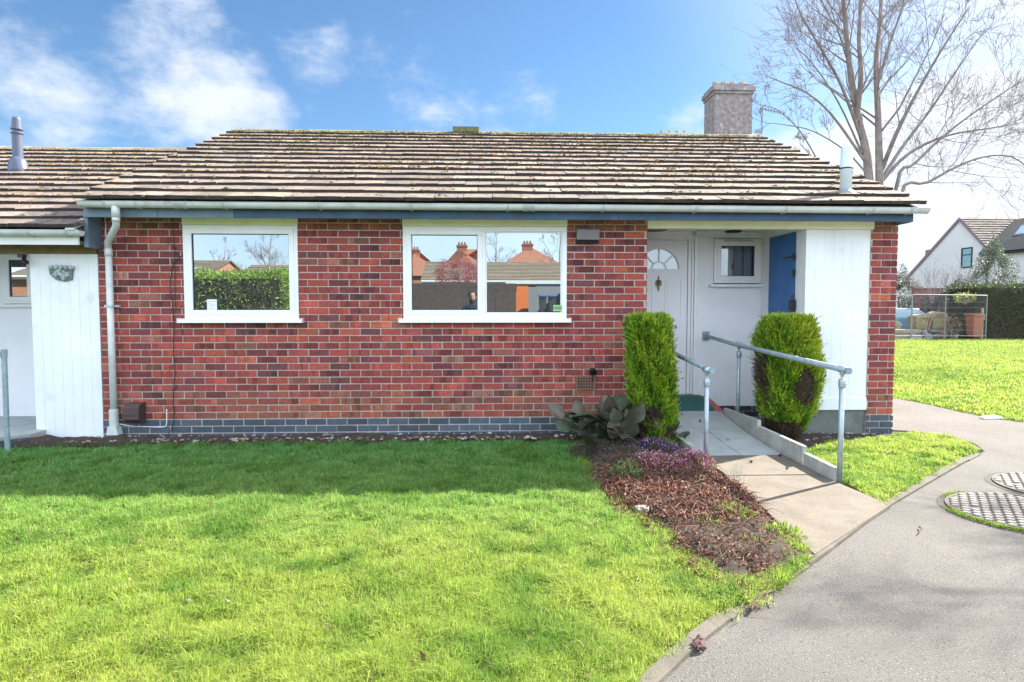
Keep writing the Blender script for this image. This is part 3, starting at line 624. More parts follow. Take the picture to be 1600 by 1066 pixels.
# front door
dx0, dx1 = 1.86, 2.60; dzb, dzt = .325, 2.325
mb = MB(); yd = 8.07
fx, fz, fr_ = 2.228, 1.955, .262
mb.box(dx0, dx1, yd, yd+.04, dzb, fz); 
nA = 20; arc = [(fx+fr_*math.cos(math.pi*i/nA), fz+fr_*math.sin(math.pi*i/nA)) for i in range(nA+1)]
outer = []
for i in range(nA+1):
    a = math.pi*i/nA; c_, s_ = math.cos(a), math.sin(a); k = min((dx1-fx)/max(c_, 1e-6) if c_ > 0 else (fx-dx0)/max(-c_, 1e-6), (dzt-fz)/max(s_, 1e-6)); outer.append((fx+k*c_, fz+k*s_))
corn = {}
for i in range(nA):
    a, b, c_, d_ = arc[i], arc[i+1], outer[i+1], outer[i]
    P = [a, b, c_, d_]
    # corner fill
    if abs(d_[0]-dx1) < 1e-6 and abs(c_[1]-dzt) < 1e-6: P = [a, b, c_, (dx1, dzt), d_]
    if abs(c_[0]-dx0) < 1e-6 and abs(d_[1]-dzt) < 1e-6: P = [a, b, c_, (dx0, dzt), d_]
    mb.prism(P, yd, yd+.04)
# raised mouldings
def ring(mb, x0, x1, z0, z1, w, y0, y1):
    mb.box(x0, x1, y0, y1, z1-w, z1); mb.box(x0, x1, y0, y1, z0, z0+w); mb.box(x0, x0+w, y0+.0003, y1, z0+w, z1-w); mb.box(x1-w, x1, y0+.0003, y1, z0+w, z1-w)
for (a, b) in ((1.93, 2.15), (2.31, 2.53)):
    for (c_, d_) in ((1.27, 1.83), (.50, 1.12)): ring(mb, a, b, c_, d_, .014, yd-.008, yd+.002); mb.box(a+.035, b-.035, yd-.006, yd+.002, c_+.035, d_-.035)
for i in range(nA):
    a0, a1 = math.pi*i/nA, math.pi*(i+1)/nA; P = [(fx+r_*math.cos(a), fz+r_*math.sin(a)) for r_, a in ((fr_-.004, a0), (fr_+.026, a0), (fr_+.026, a1), (fr_-.004, a1))]; mb.prism(P, yd-.008, yd+.003)
mb.box(fx-fr_-.026, fx+fr_+.026, yd-.008, yd+.003, fz-.028, fz-.001)
door = mb.build('front_door', mat('door_white', (.82, .85, .91), .35, var=.03, vs=3), house)
mb = MB(); mb.prism(arc, yd+.012, yd+.016); mb.build('pane', G_dim, door)
mb = MB()
for a in (R(90), R(45), R(135)):
    c_, s_ = math.cos(a), math.sin(a); w_ = .0085; P = [(fx+.095*c_-w_*s_, fz+.095*s_+w_*c_), (fx+.095*c_+w_*s_, fz+.095*s_-w_*c_), (fx+fr_*c_+w_*s_, fz+fr_*s_-w_*c_), (fx+fr_*c_-w_*s_, fz+fr_*s_+w_*c_)]; mb.prism(P, yd+.002, yd+.011)
for i in range(12):
    a0, a1 = math.pi*i/12, math.pi*(i+1)/12; P = [(fx+r_*math.cos(a), fz+r_*math.sin(a)) for r_, a in ((.085, a0), (.103, a0), (.103, a1), (.085, a1))]; mb.prism(P, yd+.0015, yd+.0105)
mb.build('glazing_bars', M_pvc, door)
mb = MB(); kx = 2.223; mb.lathe(kx, yd-.012, [(.004, 1.865), (.010, 1.85), (.006, 1.84), (.008, 1.83), (.004, 1.82)], 8)
mb.tube([(kx-.004, yd-.01, 1.815), (kx-.032, yd-.016, 1.795), (kx-.036, yd-.02, 1.765), (kx-.02, yd-.02, 1.735), (kx, yd-.02, 1.722), (kx+.02, yd-.02, 1.735), (kx+.036, yd-.02, 1.765), (kx+.032, yd-.016, 1.795), (kx+.004, yd-.01, 1.815)], .0065, 8)
mb.lathe(kx, yd-.012, [(.004, 1.81), (.02, 1.79), (.024, 1.775), (.014, 1.75), (.004, 1.742)], 10); mb.lathe(kx, yd-.012, [(.003, 1.73), (.01, 1.70), (.004, 1.672)], 8); mb.build('knocker', M_brass, door)
text('9', .075, (2.455, yd-.002, 1.195), mat('number_black', (.03, .035, .045), .4), door, .0012, 'house_number')
mb = MB(); mb.box(dx0-.06, dx1+.07, yd-.02, yd+.05, dzt+.004, 2.437); mb.box(dx1+.004, dx1+.045, yd-.02, yd+.05, .33, dzt+.004); mb.box(dx1+.047, dx1+.075, yd-.035, yd+.05, .33, 2.437); mb.box(dx1+.077, dx1+.11, yd-.055, yd+.03, .33, 2.436); mb.box(dx0-.06, dx0-.004, yd-.02, yd+.05, .33, dzt+.004)
mb.build('door_frame', M_pvc, house, bevel=.003)
mb = MB(); mb.box(2.66, 2.99, 7.92, 8.09, 2.372, 2.436); mb.build('porch_meter_box', mat('box_plastic', (.66, .68, .70), .4), house, bevel=.012)
mb = MB(); mb.lathe(2.10, 7.85, [(.16, 2.434), (.16, 2.425), (.14, 2.42)], 20); mb.build('ceiling_vent', M_black, house); mb = MB(); mb.lathe(3.15, 7.95, [(.1, 2.434), (.1, 2.418), (.08, 2.412)], 20); mb.build('ceiling_vent', M_black, house)
w3 = window(2.955, 3.58, 1.775, 2.35, 8.085, [(2.955, 3.58, True)], house, G_dim, fr=.05, name='porch_window')
mb = MB(); mb.box(3.08, 3.46, 8.062, 8.076, 2.318, 2.332); mb.build('trickle_vent', M_gutterb, w3)
mb = MB(); mb.box(2.89, 3.66, 8.02, 8.10, 1.725, 1.758); mb.build('window_ledge', M_pvc, house, bevel=.006)
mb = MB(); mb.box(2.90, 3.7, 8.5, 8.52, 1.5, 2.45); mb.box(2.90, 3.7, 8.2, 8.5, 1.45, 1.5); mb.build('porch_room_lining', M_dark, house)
mb = MB(); V = []; Fs = []; nn = 60
for i in range(nn+1):
    xx = 3.02+.5*i/nn; yy = 8.20+.012*math.sin(i*.9)+.006*math.sin(i*2.3)
    V += [(xx, yy, 1.78), (xx, yy, 2.34)]
for i in range(nn):
    if i % 15 in (12, 13, 14): continue
    Fs.append((2*i, 2*i+2, 2*i+3, 2*i+1))
mb.add(V, Fs); mb.build('net_curtain', mat('net_fabric', (.5, .53, .55), .9), w3)
# vents, boxes, cables
mb = MB(); mb.prism([(6.94, 2.325), (6.86, 2.315), (6.84, 2.30), (6.855, 2.195), (6.94, 2.195)], .985, 1.23, 'x'); mb.build('cooker_hood_vent', mat('grey_plastic', (.19, .18, .20), .5, var=.1), house, bevel=.004)
mb = MB(); mb.box(.985, 1.23, 6.875, 6.94, 2.166, 2.19); mb.build('vent_mouth', M_dark, house)
mb = MB(); mb.box(.99, 1.21, 6.93, 6.944, .545, .695)
ab = mb.build('air_brick', mat('terracotta_brown', (.24, .12, .09), .85, var=.2), house)
mb = MB()
for i in range(6):
    for j in range(4): mb.box(1.012+i*.031, 1.030+i*.031, 6.927, 6.931, .562+j*.032, .580+j*.032)
mb.build('air_brick_holes', M_dark, ab)
mb = MB(); V = MB(); mb.tube([(1.18, 6.945, .745), (1.18, 6.89, .745)], .040, 18); mb.tube([(1.18, 6.892, .745), (1.18, 6.875, .735)], .032, 14); mb.tube([(1.175, 6.89, .71), (1.175, 6.895, .65)], .007, 6); mb.build('flue_outlet', M_black, house)
mb = MB(); mb.prism([(6.944, .43), (6.84, .425), (6.80, .39), (6.79, .26), (6.84, .215), (6.944, .21)], -3.88, -3.715, 'x'); mb.box(-3.875, -3.72, 6.785, 6.80, .305, .312); mb.build('meter_box', mat('brown_plastic', (.065, .04, .04), .45, var=.1), house, bevel=.008)
def cable(pts, r, m, parent, sub=5):
    P = [Vector(p) for p in pts]; out = []
    for i in range(len(P)-1):
        a, b, c_, d_ = P[max(i-1, 0)], P[i], P[i+1], P[min(i+2, len(P)-1)]
        for t in np.linspace(0, 1, sub, endpoint=False): out.append(.5*((2*b)+(c_-a)*t+(2*a-5*b+4*c_-d_)*t*t+(3*b-a-3*c_+d_)*t**3))
    out.append(P[-1]); mb = MB(); mb.tube(out, r, 6); return mb.build('cable', m, parent, smooth=True)
yc = 6.93
cable([(-3.37, yc, 2.43), (-3.36, yc, 2.2), (-3.355, yc, 1.9), (-3.36, yc, 1.47), (-3.28, yc, 1.465)], .004, M_black, house)
cable([(-3.27, yc, 2.02), (-3.36, yc-.01, 1.93), (-3.40, yc, 1.8), (-3.41, yc, 1.65), (-3.39, yc, 1.45), (-3.385, yc, 1.2), (-3.40, yc, 1.0), (-3.385, yc, .8), (-3.41, yc, .5), (-3.41, yc, .25), (-3.45, yc-.02, .1), (-3.52, yc-.05, .03)], .0045, M_black, house)
cable([(-3.27, yc, 2.05), (-3.38, yc-.01, 2.12), (-3.46, yc, 2.17)], .003, M_black, house)
cable([(-3.97, 6.89, .20), (-3.85, yc, .165), (-3.7, yc, .16), (-3.55, yc, .155), (-3.50, yc, .17), (-3.49, yc, .22), (-3.488, yc, .35)], .0055, M_pvc, house)
cable([(-4.07, 6.93, 2.42), (-4.07, 6.93, 1.5), (-4.075, 6.93, .9), (-4.07, 6.93, .5), (-4.03, 6.92, .34)], .0055, M_pvc, house)
# white flue through the roof
fx_, fy_ = 4.02, 6.95
mb = MB(); mb.lathe(fx_, fy_, [(.062, 2.62), (.062, 2.99), (.068, 2.995), (.070, 3.01), (.066, 3.02), (.060, 3.025), (.060, 3.22), (.058, 3.235), (.05, 3.24)], 20); fl = mb.build('flue_pipe', mat('flue_white', (.62, .74, .80), .4, var=.06), house, smooth=True)
mb = MB(); mb.lathe(fx_, fy_, [(.072, 3.0), (.074, 3.004), (.074, 3.012), (.072, 3.016)], 20); mb.build('flue_band', M_black, fl)
mb = MB(); mb.lathe(fx_, fy_, [(.066, 2.77), (.10, 2.735), (.12, 2.70), (.14, 2.66)], 20, sy=1.1); mb.build('flue_collar', mat('lead_grey', (.25, .29, .32), .5), fl, smooth=True)
mb = MB(); mb.tube([(fx_-.05, fy_, 3.24), (fx_-.03, fy_, 3.27), (fx_+.03, fy_, 3.27), (fx_+.05, fy_, 3.24)], .003, 6); mb.build('flue_hoop', MATS['lead_grey'], fl, smooth=True)
# ---- recess floor + ramp (structure)
RY = [3.2, 4.94, 5.3, 5.83, 6.24, 6.9, 7.45, 8.1]; RV = [.030, .034, .040, .048, .062, .115, .195, .315]
RZ = lambda y: float(np.interp(y, RY, RV))
def rampslab(name, y0, y1, x0a, x1a, x0b, x1b, m, cutx=None):
    """y0 near, y1 far; a = near edge x range, b = far edge"""
    mb = MB(); g = .005
    segs = [0, 1] if cutx is None else [0, cutx, 1]
    for s, e in zip(segs, segs[1:]):
        P = [(x0a+(x1a-x0a)*s+g, y0+g), (x0a+(x1a-x0a)*e-g, y0+g), (x0b+(x1b-x0b)*e-g, y1-g), (x0b+(x1b-x0b)*s+g, y1-g)]
        dz = random.uniform(-.002, .002)
        mb.hexa([(x, y, RZ(y)-.12) for x, y in P]+[(x, y, RZ(y)+dz) for x, y in P])
    o = mb.build(name, m, bevel=.003); tag(o, kind='structure')
rampslab('porch_floor', 7.45, 8.10, RL+.02, 2.80, RL+.02, 2.80, M_slab)
rampslab('ramp_slab', 6.90, 7.45, RL+.3, 2.84, RL+.3, 2.84, M_slab)
rampslab('ramp_slab', 6.24, 6.90, 2.02, 2.84, 2.02, 2.84, M_slab, .5)
rampslab('ramp_slab', 5.83, 6.24, 2.02, 2.84, 2.02, 2.84, M_slab, .5)
rampslab('ramp_slab', 5.16, 5.83, 2.02, 2.84, 2.02, 2.84, M_conc)
bm_ = MB(); q = [(2.0, 5.15), (1.985, 4.62), gd(1218, 826), (1.885, 3.475), (2.90, 4.335), (2.845, 4.93), (2.84, 5.15)]
bm_.prism(q, -.1, .036, 'z'); tag(bm_.build('ramp_apron', M_conc, bevel=.003), kind='structure')
mb = MB()
for (y0, y1, zt0, zt1) in ((6.45, 7.40, .272, .25), (5.50, 6.43, .205, .212), (4.98, 5.48, .142, .15)):
    mb.hexa([(2.848, y0, -.05), (2.89, y0, -.05), (2.89, y1, -.05), (2.848, y1, -.05), (2.848, y0, zt0), (2.89, y0, zt0), (2.89, y1, zt1), (2.848, y1, zt1)])
for (y0, y1, zt0, zt1) in ((5.92, 6.55, .118, .128), (5.40, 5.90, .062, .07)):
    mb.hexa([(1.965, y0, -.05), (2.015, y0, -.05), (2.015, y1, -.05), (1.965, y1, -.05), (1.965, y0, zt0), (2.015, y0, zt0), (2.015, y1, zt1), (1.965, y1, zt1)])
tag(mb.build('ramp_kerb', M_kerb, bevel=.004), kind='structure')
mb = MB()
for i in range(5): y = 7.42+i*.135; z = RZ(y+.06)-.012; mb.hexa([(2.80, y, 0), (2.90, y, 0), (2.90, y+.13, 0), (2.80, y+.13, 0), (2.80, y, z-.012), (2.90, y, z-.012), (2.90, y+.13, z+.012), (2.80, y+.13, z+.012)])
tag(mb.build('porch_kerb', M_redp, bevel=.006), kind='structure')
mb = MB(); mb.hexa([(RL+.04, 7.47, RZ(7.47)+.004), (2.78, 7.47, RZ(7.47)+.004), (2.78, 8.02, RZ(8.02)+.004), (RL+.04, 8.02, RZ(8.02)+.004), (RL+.04, 7.47, RZ(7.47)+.016), (2.78, 7.47, RZ(7.47)+.016), (2.78, 8.02, RZ(8.02)+.016), (RL+.04, 8.02, RZ(8.02)+.016)]); o = mb.build('door_mat', M_mat, bevel=.003); tag(o, 'dark green mat covering the porch floor in front of the white door', 'mat')
# ---- handrails
def rail(pts, posts, label, plate=None):
    t = thing('handrail', (*posts[-1][:2], 0), label, 'handrail', 'steel handrails beside the entrance ramp')
    mb = MB(); mb.tube(pts, .024, 14); mb.build('rail_tube', M_galvb, t, smooth=True)
    a = Vector(pts[0]); b = Vector(pts[1]); d = (b-a).normalized()
    mb = MB(); mb.tube([a-d*.004, a+d*.014], .027, 14); mb.build('end_cap', M_galvb, t)
    for (x, y, zb, zt) in posts:
        mb = MB(); mb.tube([(x, y, zb), (x, y, zt-.09)], .021, 14); mb.build('post', M_galv, t, smooth=True)
        mb = MB(); mb.lathe(x, y, [(.026, zt-.15), (.028, zt-.145), (.028, zt-.09), (.024, zt-.08), (.012, zt-.075), (.011, zt-.05), (.02, zt-.045), (.022, zt-.02)], 14)
        dd = d*.045; c_ = Vector((x, y, zt)); mb.tube([c_-dd, c_+dd], .030, 14); mb.tube([(x+.028, y, zt-.12), (x+.038, y, zt-.12)], .008, 6); mb.build('bracket', M_galv, t, smooth=True)
    if plate: mb = MB(); mb.box(plate[0]-.045, plate[0]+.045, plate[1]-.012, plate[1], plate[2]-.06, plate[2]+.06); mb.tube([(plate[0], plate[1]-.05, plate[2]), (plate[0], plate[1]-.01, plate[2])], .03, 14); mb.build('wall_plate', M_galvb, t)
    return t
rail([(2.86, 4.83, .953), (2.86, 7.16, 1.035), (2.865, 8.05, 1.085)], [(2.915, 7.13, 0, 1.03), (2.87, 4.935, -.02, .957)], 'long grey steel handrail on the right of the ramp, fixed to the white wall', (2.865, 8.098, 1.085))
rail([(2.0, 5.47, .89), (2.0, 6.9, .985)], [(2.0, 6.75, .3, .975), (1.985, 5.56, -.02, .895)], 'short grey steel handrail on the left of the ramp beside the conifer')
# ================================================================== NEIGHBOUR
nb = thing('terraced_bungalow', (-8, 10.5, 0), 'lower white fronted bungalow with mossy roof adjoining the left end of the brick bungalow', 'bungalow')
NE = dict(ye=6.55, ze=2.26, yr=10.6, zr=4.03)
mb = MB(); tiles(mb, -13.2, -4.145, n=15, **NE)
mb.prism([(6.6, 2.235), (10.6, 3.985), (14.7, 2.2), (14.6, 2.15), (10.6, 3.9), (6.72, 2.18)], -13.2, -4.18, 'x', col=(.2, .17, .15)); mb.prism([(10.62, 4.035), (14.75, 2.25), (14.73, 2.2), (10.62, 3.975)], -13.2, -4.15, 'x', col=(.25, .21, .18))
nroof = mb.build('roof', [M_tile, M_butt_shade], nb)
mb = MB(); x = -13.2
while x < -4.2:
    e = min(x+.42, -4.16); dz = random.uniform(-.006, .006)
    mb.prism([(a, b+dz) for a, b in [(10.44, 3.96), (10.50, 4.02), (10.57, 4.055), (10.63, 4.057), (10.70, 4.02), (10.78, 3.965)]], x+.003, e-.003, 'x', col=rc((.27, .21, .16), .2)); x = e
mb.build('ridge_tiles', M_tile, nroof)
moss(-8.6, -4.2, 6.55, 2.26, 10.6, 4.03, 15, 3600, 'moss', nroof, 77)
mb = MB(); mb.box(-13.1, -4.19, 6.66, 6.685, 2.10, 2.215); mb.build('fascia', M_pvc, nb, bevel=.002)
gutter('gutter', -13.2, -4.12, 6.60, 2.235, .052, nb, [-7.2, -6.2, -5.2, -4.62, -4.25])
mb = MB(); mb.prism([(6.55, 2.27), (6.53, 2.235), (6.9, 2.40), (6.9, 2.44)], -4.24, -4.15, 'x'); mb.build('lead_flashing', mat('flashing', (.4, .45, .48), .5, var=.2, vs=9), nb)
mb = MB(); mb.box(-8, -4.18, 6.94, 7.04, 2.03, 2.13); mb.build('lintel', M_timber, nb, bevel=.004)
mb = MB(); mb.box(-8, -4.175, 6.69, 6.94, 2.128, 2.14); mb.build('soffit', M_timber, nb)
mb = MB(); xs = np.linspace(-4.885, -4.175, 8)
for a, b in zip(xs, xs[1:]): mb.box(a+.0012, b-.0012, 6.945, 6.97, .05, 2.028)
mb.box(-4.88, -4.18, 6.949, 7.03, -.02, 2.027); mb.box(-4.80, -4.18, 6.938, 6.945, -.01, .045); mb.box(-4.89, -4.85, 6.96, 8.1, 0, 2.13)
mb.build('store_panel', M_white, nb, bevel=.0015)
mb = MB(); slabholes(mb, -7.6, -4.85, 8.1, 8.2, -.1, 2.5, [(-6.02, -5.63, 1.50, 2.14)]); mb.box(-7.6, -7.5, 6.95, 8.1, -.1, 2.4); mb.build('porch_wall', M_render, nb)
mb = MB(); mb.box(-7.6, -4.2, 7.04, 8.1, 2.14, 2.16); mb.build('porch_ceiling', M_render, nb)
window(-6.02, -5.63, 1.505, 2.135, 8.07, [(-6.02, -5.63, True)], nb, glassmat('dim_glass', .5, (.8, .9, 1)), name='porch_window', fr=.045)
mb = MB(); mb.box(-6.1, -5.55, 8.02, 8.10, 1.465, 1.497); mb.build('window_ledge', M_pvc, nb)
mb = MB(); mb.m = 1; mb.box(-13.1, -7.6, 6.955, 7.1, 0, 2.12); mb.box(-13.1, -13, 7.1, 14.1, 0, 2.2); mb.box(-13, -4.3, 14, 14.1, 0, 2.2); mb.m = 0; bricks(mb, -13.1, -7.6, .1, 2.12, lambda u, v, d: (u, 6.955-d, v)); mb.build('wall', [M_brick, M_mortar], nb)
mb = MB(); mb.box(-7.5, -4.895, 6.95, 8.1, -.1, .09); mb.prism([(-7.5, 6.3), (-5.15, 6.3), (-4.78, 6.72), (-4.78, 6.95), (-7.5, 6.95)], .1, .135, 'z'); mb.prism([(-7.5, 6.33), (-5.16, 6.33), (-4.80, 6.74), (-4.80, 6.95), (-7.5, 6.95)], -.1, .025, 'z')
stp = mb.build('doorstep', M_slab, nb, bevel=.004)
mb = MB(); a = Vector((-5.15, 6.31, 0)); b = Vector((-4.785, 6.725, 0)); d = (b-a); L_ = d.length; d.normalize()
def stepface(u, v, dd): p = a+d*u; return (p.x+d.y*dd, p.y-d.x*dd, v)
bricks(mb, 0, L_, .025, .099, stepface, H=.074, colf=bcol, split=False); mb.m = 1
mb.prism([(-7.5, 6.315), (-5.155, 6.315), (-4.79, 6.73), (-4.79, 6.95), (-7.5, 6.95)], .026, .099, 'z'); mb.m = 0; bricks(mb, -7.5, -5.16, .025, .099, lambda u, v, dd: (u, 6.31-dd, v), H=.074, colf=bcol, split=False)
mb.build('step_bricks', [M_blue, M_mortar], stp)
# dark flue on neighbour roof
fx_, fy_ = -6.43, 9.0; q0 = 3.30
mb = MB(); mb.lathe(fx_, fy_, [(.062, q0), (.060, 3.83), (.075, 3.835), (.075, 3.85), (.05, 3.855), (.05, 3.885), (.075, 3.89), (.075, 3.905), (.06, 3.91), (.052, 4.03), (.045, 4.055)], 18); f2 = mb.build('flue_pipe', mat('flue_dark', (.085, .10, .16), .35, var=.1), nb, smooth=False, bevel=.002)
mb = MB(); mb.lathe(fx_, fy_, [(.13, 3.25), (.12, 3.36), (.10, 3.47), (.066, 3.52)], 18); mb.build('flue_boot', MATS['flue_dark'], f2, smooth=True)
mb = MB(); mb.box(-4.95, -4.90, 6.86, 6.93, 1.985, 2.02); mb.tube([(-4.905, 6.90, 1.985), (-4.89, 6.86, 1.95)], .018, 8); mb.tube([(-4.89, 6.865, 1.955), (-4.84, 6.84, 1.93)], .024, 8); sl_ = mb.build('security_light', M_black, nb)
# wall plaque, hanging on the store panel
pl = MB(); V = []
c0 = (-4.545, 1.815); prof = [(-.135, .075), (-.12, -.005), (-.06, -.062), (.03, -.08), (.105, -.06), (.115, .01), (.13, .07)]
pl.prism([(c0[0]+x, c0[1]+z) for x, z in prof][::-1], 6.925, 6.944)
plq = pl.build('wall_plaque', mat('plaque_grey', (.16, .20, .23), .8, var=.5, vs=60, bump=.6, bs=90), None); plq.location = (0, 0, 0)
tag(plq, 'small grey cast relief plaque hung on the white boarded panel at the left', 'plaque')
pl = MB()
for i in range(5): pl.blob((c0[0]-.10+i*.052, 6.918, c0[1]+.072), .03, jit=.15)
for i in range(26):
    x = random.uniform(-.105, .10); z = random.uniform(-.06, .045)
    if z < -.02-.06*(1-abs(x)/.12): continue
    pl.blob((c0[0]+x, 6.922, c0[1]+z), random.uniform(.012, .026), jit=.3)
pl.build('relief', mat('plaque_pale', (.42, .48, .48), .8, var=.3, vs=40), plq)
# left handrail post
t = thing('handrail', (-4.72, 6.33, 0), 'blue grey steel handrail post at the left edge beside the neighbouring doorstep', 'handrail', None)
mb = MB(); mb.tube([(-4.735, 6.33, -.1), (-4.745, 6.35, 1.0)], .024, 14); mb.tube([(-4.745, 6.35, .96), (-4.745, 6.35, 1.045)], .029, 14); mb.build('post', M_galvb, t, smooth=False)
mb = MB(); mb.tube([(-4.745, 6.35, 1.0), (-5.4, 6.30, 1.0)], .022, 12); mb.build('rail_tube', M_galvb, t, smooth=True)
# ================================================================== PLANTS BY THE PORCH
def unit(A): return A/(np.linalg.norm(A, axis=1)[:, None]+1e-9)
def conifer(name, cx, cy, H0, H1, wf, n, label, brownf, seed, sun_side=0):
    """clipped upright conifer: wf(t)-> (half width x, half depth y, centre shift)"""
    global rng; r0 = np.random.default_rng(seed)
    t = thing(name, (cx, cy, 0), label, 'conifer', 'clipped conifers either side of the ramp')
    def surf(tt, th, k):
        a = np.array([wf(q) for q in tt]); e = 2.6
        c, s = np.cos(th), np.sin(th); rr = (np.abs(c)**e+np.abs(s)**e)**(-1/e)
        lump = 1+.07*np.sin(3*th+tt*9+seed)+.055*np.sin(5*th-tt*13)+.05*np.sin(9*th+tt*21)+.03*np.sin(17*th-tt*33)
        return np.column_stack([cx+a[:, 2]+a[:, 0]*rr*c*k*lump, cy+a[:, 1]*rr*s*k*lump, H0+(H1-H0)*tt])
    # dark core
    V = []; F = []; NT, NS = 26, 28
    for i in range(NT):
        tt = i/(NT-1); pts = surf(np.full(NS, tt), np.linspace(0, 2*np.pi, NS, endpoint=False), .84*(1 if tt < .93 else .8)); V.append(pts+r0.normal(0, .008, pts.shape))
    V = np.concatenate(V); mb = MB(); mb.col = (.06, .045, .03)
    F = [(i*NS+j, i*NS+(j+1) % NS, (i+1)*NS+(j+1) % NS, (i+1)*NS+j) for i in range(NT-1) for j in range(NS)]+[tuple(range(NS-1, -1, -1)), tuple(range((NT-1)*NS, NT*NS))]
    mb.add(V, F); mb.build('inner_growth', mat('conifer_core', (.05, .04, .028), 1, var=.4, vs=25, bump=1, bs=50), t)
    # sprays: stalk points then several leaflets each
    n = int(n*1.2); m = n; tt = r0.beta(1.0, 1.0, m); th = r0.uniform(0, 2*np.pi, m); k = r0.uniform(.84, 1.02, m)+np.where(r0.random(m) < .04, .09, 0)
    top = r0.random(m) < .16; tt = np.where(top, r0.uniform(.955, 1.0, m), tt); k = np.where(top, np.sqrt(r0.random(m)), k)
    P = surf(tt, th, k); C = surf(tt, th, 0*k); out = unit(P-C+1e-6); up = np.array([0, 0, 1.])
    D = unit(out*r0.uniform(.25, .8, m)[:, None]+up*r0.uniform(.6, 1.2, m)[:, None]+r0.normal(0, .22, (m, 3)))
    D[top] = unit(up+r0.normal(0, .45, (top.sum(), 3)))
    br = brownf(P, th, tt, r0)
    keep = ~(br & (r0.random(m) < .45)); P, D, br, th, tt = P[keep], D[keep], br[keep], th[keep], tt[keep]; m = len(P)
    q = 7; PP = []; DD = []; LL = []; WW = []; CC = []
    lime = np.array([.42, .60, .05]); deep = np.array([.15, .33, .03]); yel = np.array([.70, .66, .05]); brn = np.array([.13, .085, .055]); grb = np.array([.17, .13, .10])
    f = np.clip(.5+.5*np.sin(th*5+tt*17)+r0.normal(0, .35, m), 0, 1)[:, None]; base = deep*(1-f)+lime*f
    yl = np.clip((P[:, 0]-cx)*1.6+(tt-.45)*.7+r0.normal(0, .2, m), 0, 1)[:, None]*.75*(1 if sun_side else .35); base = base*(1-yl)+yel*yl  # sunlit yellow painted into leaflets towards the right and top
    shade = np.where(r0.random(m) < .22, r0.uniform(.3, .6, m), r0.uniform(.8, 1.2, m)); bb = brn*(1-f)+grb*f; base = np.where(br[:, None], bb, base)
    for i in range(q):
        u = i/(q-1); side = (1 if i % 2 else -1)
        sidev = unit(np.cross(D, r0.normal(size=(m, 3)))); ln = r0.uniform(.045, .10, m)
        P2 = P+D*(ln*u*.9)[:, None]; D2 = unit(D+sidev*(.55*(1-u)))
        PP.append(P2); DD.append(D2); LL.append(ln*(.62-.2*u)*np.where(br, 1.2, 1)); WW.append(np.where(br, .004, .0105)*r0.uniform(.7, 1.3, m)); CC.append(base*shade[:, None]*r0.uniform(.7, 1.3, (m, 1)))
    leafcards('foliage', np.concatenate(PP), np.concatenate(DD), np.concatenate(LL), np.concatenate(WW), np.concatenate(CC), M_leaf, t)
    mb = MB(); mb.tube([(cx, cy, -.05), (cx+.01, cy, .25), (cx, cy, .6)], [.06, .05, .04], 10); mb.build('trunk', M_bark, t)
    return t
def lerpf(tab):
    a = np.array(tab)
    return lambda q: tuple(np.interp(q, a[:, 0], a[:, i]) for i in (1, 2, 3))
c1x = 1.66; c1y = 6.30
def br1(P, th, tt, r): 
    s = vnoise(np.column_stack([P[:, 0]*1.0+3, P[:, 2]]), 6, 5); return ((P[:, 0] < c1x-.06+.1*(s-.5)) & (tt < .40+.3*(s-.5)) & (P[:, 1] < c1y+.3)) | ((tt > .965) & (s > .5)) | ((tt < .5) & (s < .22))
conifer('clipped_conifer', c1x, c1y, .02, 1.31, lerpf([(0, .18, .2, .03), (.15, .195, .22, .03), (.5, .185, .22, .01), (.85, .175, .22, -.01), (.95, .18, .22, -.02), (1, .15, .19, -.02)]), 8200,
        'lime green clipped conifer with a brown bald patch, standing left of the ramp', br1, 5)
c2x = 3.24; c2y = 6.62
def br2(P, th, tt, r):
    s = vnoise(np.column_stack([P[:, 0]*1.0+7, P[:, 2]]), 7, 9); dx = (P[:, 0]-c2x-.07)/.14; dz = (P[:, 2]-.60)/.27
    return ((dx*dx+dz*dz < .45+.9*(s-.4)) & (P[:, 1] < c2y)) | ((P[:, 0] < c2x-.24) & (tt < .70+.3*(s-.5))) | ((tt < .16) & (P[:, 0] < c2x+.08)) | ((tt < .06))
conifer('clipped_conifer', c2x, c2y, .03, 1.30, lerpf([(0, .09, .12, .0), (.1, .16, .18, -.01), (.25, .23, .24, -.01), (.5, .28, .28, .0), (.75, .275, .27, .0), (.9, .245, .24, -.01), (1, .19, .19, -.01)]), 9500,
        'fat egg shaped clipped conifer, yellow green with a dead brown hollow, right of the ramp', br2, 6, sun_side=1)
